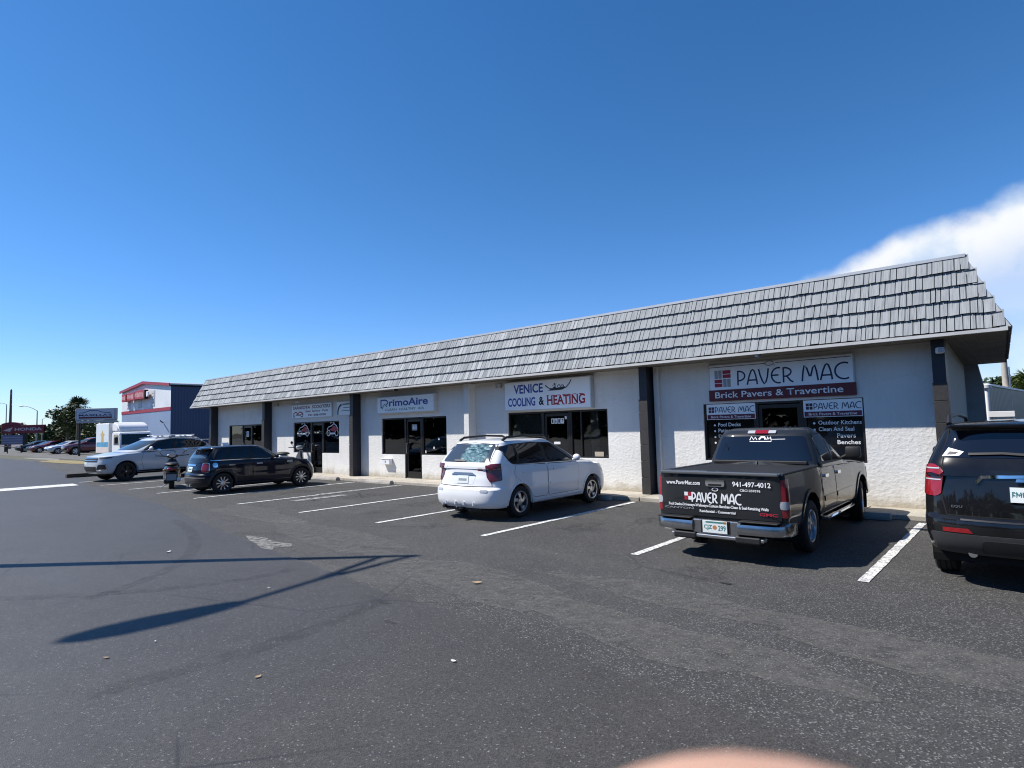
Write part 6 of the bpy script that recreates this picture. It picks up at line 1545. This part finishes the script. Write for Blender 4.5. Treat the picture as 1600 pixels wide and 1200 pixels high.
def tree(loc, h, r_, label, mat='leaf', seed=1, n=1500, size=.28, group='background trees', name='broadleaf_tree', cat='tree'):
    q = random.Random(seed); t = empty(name, loc, 0, label, cat, group)
    mb = MB(); mb.tube([(0, 0, 0), (q.uniform(-.1, .1), 0, h*.3), (q.uniform(-.2, .2), q.uniform(-.2, .2), h*.6)], [h*.035, h*.028, h*.016], 8)
    for k in range(5):
        a = q.uniform(0, 6.28); mb.tube([(0, 0, h*(.28+.06*k)), (math.cos(a)*r_*.35, math.sin(a)*r_*.35, h*.55), (math.cos(a)*r_*.7, math.sin(a)*r_*.7, h*.72)], [h*.014, h*.010, h*.004], 6)
    mb.build('trunk', M['bark'], t, 50)
    bl = [(0, 0, h*.7, r_*.6, r_*.6, h*.26)]
    for k in range(9):
        a = q.uniform(0, 6.28); d = q.uniform(.35, .8)*r_; bl.append((math.cos(a)*d, math.sin(a)*d, h*q.uniform(.42, .86), r_*q.uniform(.25, .42), r_*q.uniform(.25, .42), h*q.uniform(.10, .17)))
    crown(q, bl, n, size).build('crown', M[mat], t)
    return t
def palm(loc, h, r_, label, seed=1, nf=34, mat='leaf'):
    q = random.Random(seed); t = empty('palm_tree', loc, 0, label, 'tree', 'background trees')
    MB().tube([(0, 0, 0), (.1, .05, h*.5), (0, 0, h)], [.22, .17, .16], 10).build('trunk', M['bark'], t, 50)
    mb = MB()
    for k in range(nf):
        a = q.uniform(0, 6.28); e = q.uniform(-.7, 1.3); L = r_*q.uniform(.75, 1.05)
        d = Vector((math.cos(a)*math.cos(e), math.sin(a)*math.cos(e), math.sin(e)))
        c = Vector((0, 0, h)) + d*L*.45
        # fan leaf: blades spreading from the end of a stalk
        side = d.cross(Vector((0, 0, 1))).normalized(); upv = side.cross(d)
        mb.tube([(0, 0, h), tuple(c)], .018, 4, False)
        for j in range(11):
            th = R(-100+200*j/10); bd = (d*math.cos(th)+side*math.sin(th)).normalized(); w = side*math.cos(th)*.05*r_/1.5 - d*math.sin(th)*.05*r_/1.5
            tip = c + bd*L*.55 - Vector((0, 0, L*.12*abs(math.sin(th))+L*.08)); midp = c+bd*L*.3
            mb.add([c, midp+w, tip, midp-w], [(0, 1, 2, 3)])
    mb.build('crown', M[mat], t); return t
palm((-90.3, 20.9, 0), 5.7, 1.7, 'round-headed palm behind the car pole sign', 3, 44)
tree((-93.5, 20.6, 0), 5.9, 2.1, 'mid-height loose tree left of the round-headed palm', 'leaf2', 5, 1500, .22)
tree((-97.4, 21.4, 0), 4.9, 1.9, 'dark tree just left of the loose tree at the dealer lot', 'leaf', 6, 1300, .22)
tree((-105.5, 22.0, 0), 4.0, 2.2, 'low dark tree right of the dealer sign', 'leaf', 7, 1300, .22)
tree((-110.5, 27.5, 0), 4.0, 3.4, 'broad low olive tree behind the low dark tree', 'leaf2', 8, 1500, .26)
tree((-118, 31.5, 0), 3.6, 3.2, 'wide low tree above the dark sedans', 'leaf2', 12, 1400, .26)
tree((-86.0, 23.2, 0), 4.3, 1.6, 'dark tree between the pole sign and the blue building', 'leaf', 9, 1200, .22)
tree((-87.5, 24.5, 0), 3.4, 2.0, 'dark bush behind the pole sign', 'leaf', 10, 1200, .22)
# far wood along the horizon, then two added woods out of view
def belt(name, x0, x1, y0, y1, hmin, hmax, n, size, seed, label):
    q = random.Random(seed); bl = []
    L = math.dist((x0, y0), (x1, y1)); k = int(L/4)
    for i in range(k):
        t = i/k; h = q.uniform(hmin, hmax); x = x0+(x1-x0)*t+q.uniform(-2, 2); y = y0+(y1-y0)*t+q.uniform(-2, 2)
        bl.append((x, y, h*.45, 3.2, 3.2, h*.5)); bl.append((x+q.uniform(-1.5, 1.5), y+q.uniform(-1, 1), h*.75, 1.9, 1.9, h*.26))
    o = crown(q, bl, n, size, .7).build(name, M['leaf']); tag(o, label, 'trees', None, 'stuff')
belt('far_wood', -330, -150, 20, 75, 4.5, 7.5, 7000, .9, 31, 'far dark wood along the left horizon')
belt('far_wood', -150, 160, 110, 125, 4.5, 6.5, 9000, .9, 32, 'far dark wood behind the shop row')
belt('added_roadside_wood', -150, 80, -46, -44, 9, 13, 16000, 1.1, 33, 'added unseen dark wood across the road for the shop glass to reflect')  # added to block low sky light and darken reflections in glass
belt('added_side_wood', 72, 76, -44, 110, 8, 12, 9000, 1.1, 34, 'added unseen dark wood beyond the right end of the lot for reflections')  # added so right-facing car paint reflects dark foliage

# ================================================================== FURTHER OFF: right
nb = empty('metal_shed', (0, 0, 0), 0, 'grey-green ribbed metal shed wall right of the shop row', 'building')
m_sh = ribbed('shed_panel', (.13, .155, .15), 'y')
MB().prism([(-1.13, 24.2), (.55, 44), (.35, 44), (-1.33, 24.2)], 0, 2.72, 'z').build('wall', m_sh, nb)
MB().prism([(-1.09, 24.15), (.60, 44), (.30, 44), (-1.38, 24.15)], 2.722, 2.79, 'z').build('cap_flashing', M['white'], nb)
wp = empty('white_post', (-1.10, 23.6, 0), 0, 'white capped post beside the end of the shop row', 'post')
MB().tube([(0, 0, 0), (0, 0, 2.62)], .055, 12).build('shaft', M['white'], wp, 40); MB().lathe([(0, .001), (0, .13), (.10, .14), (.13, .06), (.13, .001)], 16, 'z', (0, 0, 2.62)).build('cap', M['white'], wp, 40)
lp = empty('wooden_pole', (-.80, 29.8, 0), 0, 'pale slim wooden pole in front of the metal shed', 'pole')
MB().tube([(0, 0, 0), (0, 0, 2.5), (0, 0, 4.3)], [.12, .11, .10], 10).build('shaft', simple('pale_wood', (.40, .36, .30), .85, .2, 6, .4, 20), lp, 40)
MB().tube([(.14, -.05, 0), (.13, -.05, 3.6)], .03, 6).build('conduit', M['alu'], lp)
ws_ = empty('notice_board', (-1.02, 22.9, 0), 0, 'long white board low behind the roof of the black crossover', 'sign')
MB().bbox(-.06, .56, -.03, .03, 1.72, 1.89, .01).build('board', M['white'], ws_); MB().bbox(.0, .06, .031, .07, 0, 1.8, .006).build('post', M['alu'], ws_); MB().bbox(.44, .50, .031, .07, 0, 1.8, .006).build('post', M['alu'], ws_)
tree((-1.6, 60, 0), 4.9, 2.4, 'dark broadleaf tree above the metal shed', 'leaf', 21, 2200, .2)
tree((1.4, 63, 0), 4.8, 2.6, 'second dark broadleaf tree at the right picture edge', 'leaf', 22, 2200, .2)
palm((.0, 48, 0), 3.1, 1.9, 'bright green palm leaning over the metal shed', 23, 40, 'frond')

# ================================================================== STREET LIGHT whose shadow crosses the lane
Lsh = 9.0/math.tan(R(SUN_EL))
top = Vector((-6.87-math.sin(R(SUN_AZ))*Lsh, 5.69-math.cos(R(SUN_AZ))*Lsh, 9.0)); foot = Vector((-12.4, .86, 0))
sl = empty('lamp_post', foot, 0, 'tall lamp post left of the picture throwing its shadow across the lane', 'street light')
tv = top-foot; down = -tv.normalized()
MB().tube([Vector((0, 0, 0)), tv*.5, tv], [.135, .11, .07], 12).build('pole', M['galv'], sl, 40)
j = tv+Vector((.07, -1.58, .0)); a1 = tv+Vector((.28, -2.60, .0)); tip = tv+Vector((.16, -4.25, 0))
MB().tube([tv+down*.05, j, a1], .05, 8).build('arm', M['galv'], sl, 40)
MB().tube([tv+down*.62, tv+down*.30+Vector((.03, -.9, 0)), j], .05, 8).build('arm_brace', M['galv'], sl, 40)
mb = MB(); pts = [a1+(tip-a1)*t for t in (0, .06, .25, .5, .75, .93, 1)]; mb.tube(pts, [.05, .11, .17, .21, .20, .13, .03], 12); mb.build('lamp_head', M['galv'], sl, 50)

# ================================================================== LITTER
M['dryleaf'] = simple('dry_leaf', (.34, .24, .14), .8, .2, 30); M['scrap'] = simple('paper_scrap', (.62, .60, .56), .8)
def leaf(x, y, s, rz, mat, label, kind='dry_leaf'):
    mb = MB(); n = 6; vs = []; fs = []
    for i in range(n+1):
        t = i/n; w = s*.28*math.sin(math.pi*min(1, t*.96+.04))
        zc = .006+.25*s*(t-.5)**2*2
        vs += [(s*(t-.5), -w, zc+.18*w), (s*(t-.5), 0, zc), (s*(t-.5), w, zc+.30*w)]
    for i in range(n): fs += [(3*i, 3*i+1, 3*i+4, 3*i+3), (3*i+1, 3*i+2, 3*i+5, 3*i+4)]
    mb.add(vs, fs); o = mb.build(kind, M[mat], None, 60); o.location = (x, y, .005); o.rotation_euler = (0, 0, rz)
    tag(o, label, 'litter', 'litter on the asphalt'); return o
leaf(-5.05, 5.09, .13, .5, 'dryleaf', 'curled tan leaf on the open asphalt in front of the white wagon')
for i, (x, y, s, mt, lab) in enumerate([(-3.55, 3.30, .09, 'scrap', 'pale thin scrap on the asphalt near the bottom centre'), (-6.9, 3.5, .06, 'scrap', 'small white scrap beside the lamp shadow'), (-4.5, 2.2, .10, 'dryleaf', 'dark curled leaf low in the left half of the picture'),
                             (-6.0, 2.0, .05, 'scrap', 'tiny white scrap left of the dark curled leaf'), (-5.9, 1.6, .09, 'dryleaf', 'small round leaf near the lower left'), (-5.25, 6.9, .05, 'scrap', 'tiny pale scrap between the wagon and the pickup'), (-10.3, 3.6, .16, 'scrap', 'flat pale scrap on the lane above the lamp shadow')]):
    leaf(x, y, s*.62, i*.9, mt, lab, 'dry_leaf' if mt == 'dryleaf' else 'paper_scrap')

# ================================================================== HAND of the photographer: one fingertip reaches over the lens
def hand():
    mb = MB(); mm = .001
    def chain(pts):
        P = [Vector(p[:3])*mm for p in pts]; rr = [p[3]*mm for p in pts]
        dense_p, dense_r = [], []
        for i in range(len(P)-1):
            for k in range(6): t = k/6; dense_p.append(P[i].lerp(P[i+1], t)); dense_r.append(rr[i]+(rr[i+1]-rr[i])*t)
        dense_p.append(P[-1]); dense_r.append(rr[-1])
        mb.tube(dense_p, dense_r, 18); mb.ell(P[0], (rr[0],)*3, 18, 12); mb.ell(P[-1], (rr[-1],)*3, 16, 10)
        for p, r_ in zip(P[1:-1], rr[1:-1]): mb.ell(p, (r_*1.02,)*3, 16, 10)
    # camera-local millimetres: x right, y up, z towards the photographer
    chain([(7.1, -21.05, -14, 11), (9, -40, -13, 10.2), (12, -64, -4, 10.4), (17, -98, 22, 11)])           # index finger
    chain([(16, -58, 18, 7.6), (22, -50, 2, 8.2), (32, -62, -10, 9.0), (38, -102, 22, 10.5)])               # middle
    chain([(36, -70, 20, 7.2), (42, -62, 4, 7.8), (52, -72, -6, 8.6), (57, -108, 26, 10)])                  # ring
    chain([(56, -84, 22, 6.2), (61, -76, 8, 6.8), (69, -84, 2, 7.4), (75, -116, 30, 9)])                    # little finger
    chain([(-32, -96, 10, 7.8), (-26, -112, 24, 9), (-12, -134, 40, 11), (14, -160, 52, 13)])               # thumb leaves the side of the palm
    for a, b in (((17, -98, 22), (26, -168, 58)), ((38, -102, 22), (40, -170, 58)), ((57, -108, 26), (52, -170, 58)), ((75, -116, 30), (62, -168, 56))):
        chain([(*a, 11), (*[(a[i]+b[i])/2 for i in range(3)], 14), (*b, 14)])
    chain([(44, -160, 54, 19), (48, -200, 74, 21), (56, -240, 98, 23)])                                       # wrist
    o = mb.build('hand'); md = o.modifiers.new('r', 'REMESH'); md.mode = 'VOXEL'; md.voxel_size = .0016; md.use_smooth_shade = True
    sm = o.modifiers.new('s', 'SMOOTH'); sm.factor = .5; sm.iterations = 6
    dg = bpy.context.evaluated_depsgraph_get(); me = bpy.data.meshes.new_from_object(o.evaluated_get(dg)); o.modifiers.clear(); o.data = me; me.name = 'hand'
    n = NT('skin'); v = n.coords()
    c = n.ramp(n.noise(v, 60, 4), [(.3, (.50, .29, .20)), (.7, (.66, .41, .30))])
    x = n.bsdf(c, .5, n.bump(n.noise(v, 900, 2), .2, .0003)); x.inputs['Subsurface Weight'].default_value = .15; x.inputs['Subsurface Radius'].default_value = (.004, .0015, .0008)
    me.materials.clear(); me.materials.append(n.m); me.shade_smooth()
    o.matrix_world = cam.matrix_world.copy()
    tag(o, 'out of focus fingertip of the photographer at the bottom edge', 'hand')
    nail = MB(); nail.ell((7.1*mm, -22*mm, -24.4*mm), (5*mm, 6.5*mm, 1.2*mm), 14, 8); k = nail.build('nail', simple('nail', (.62, .40, .34), .3), o, 60)
hand()
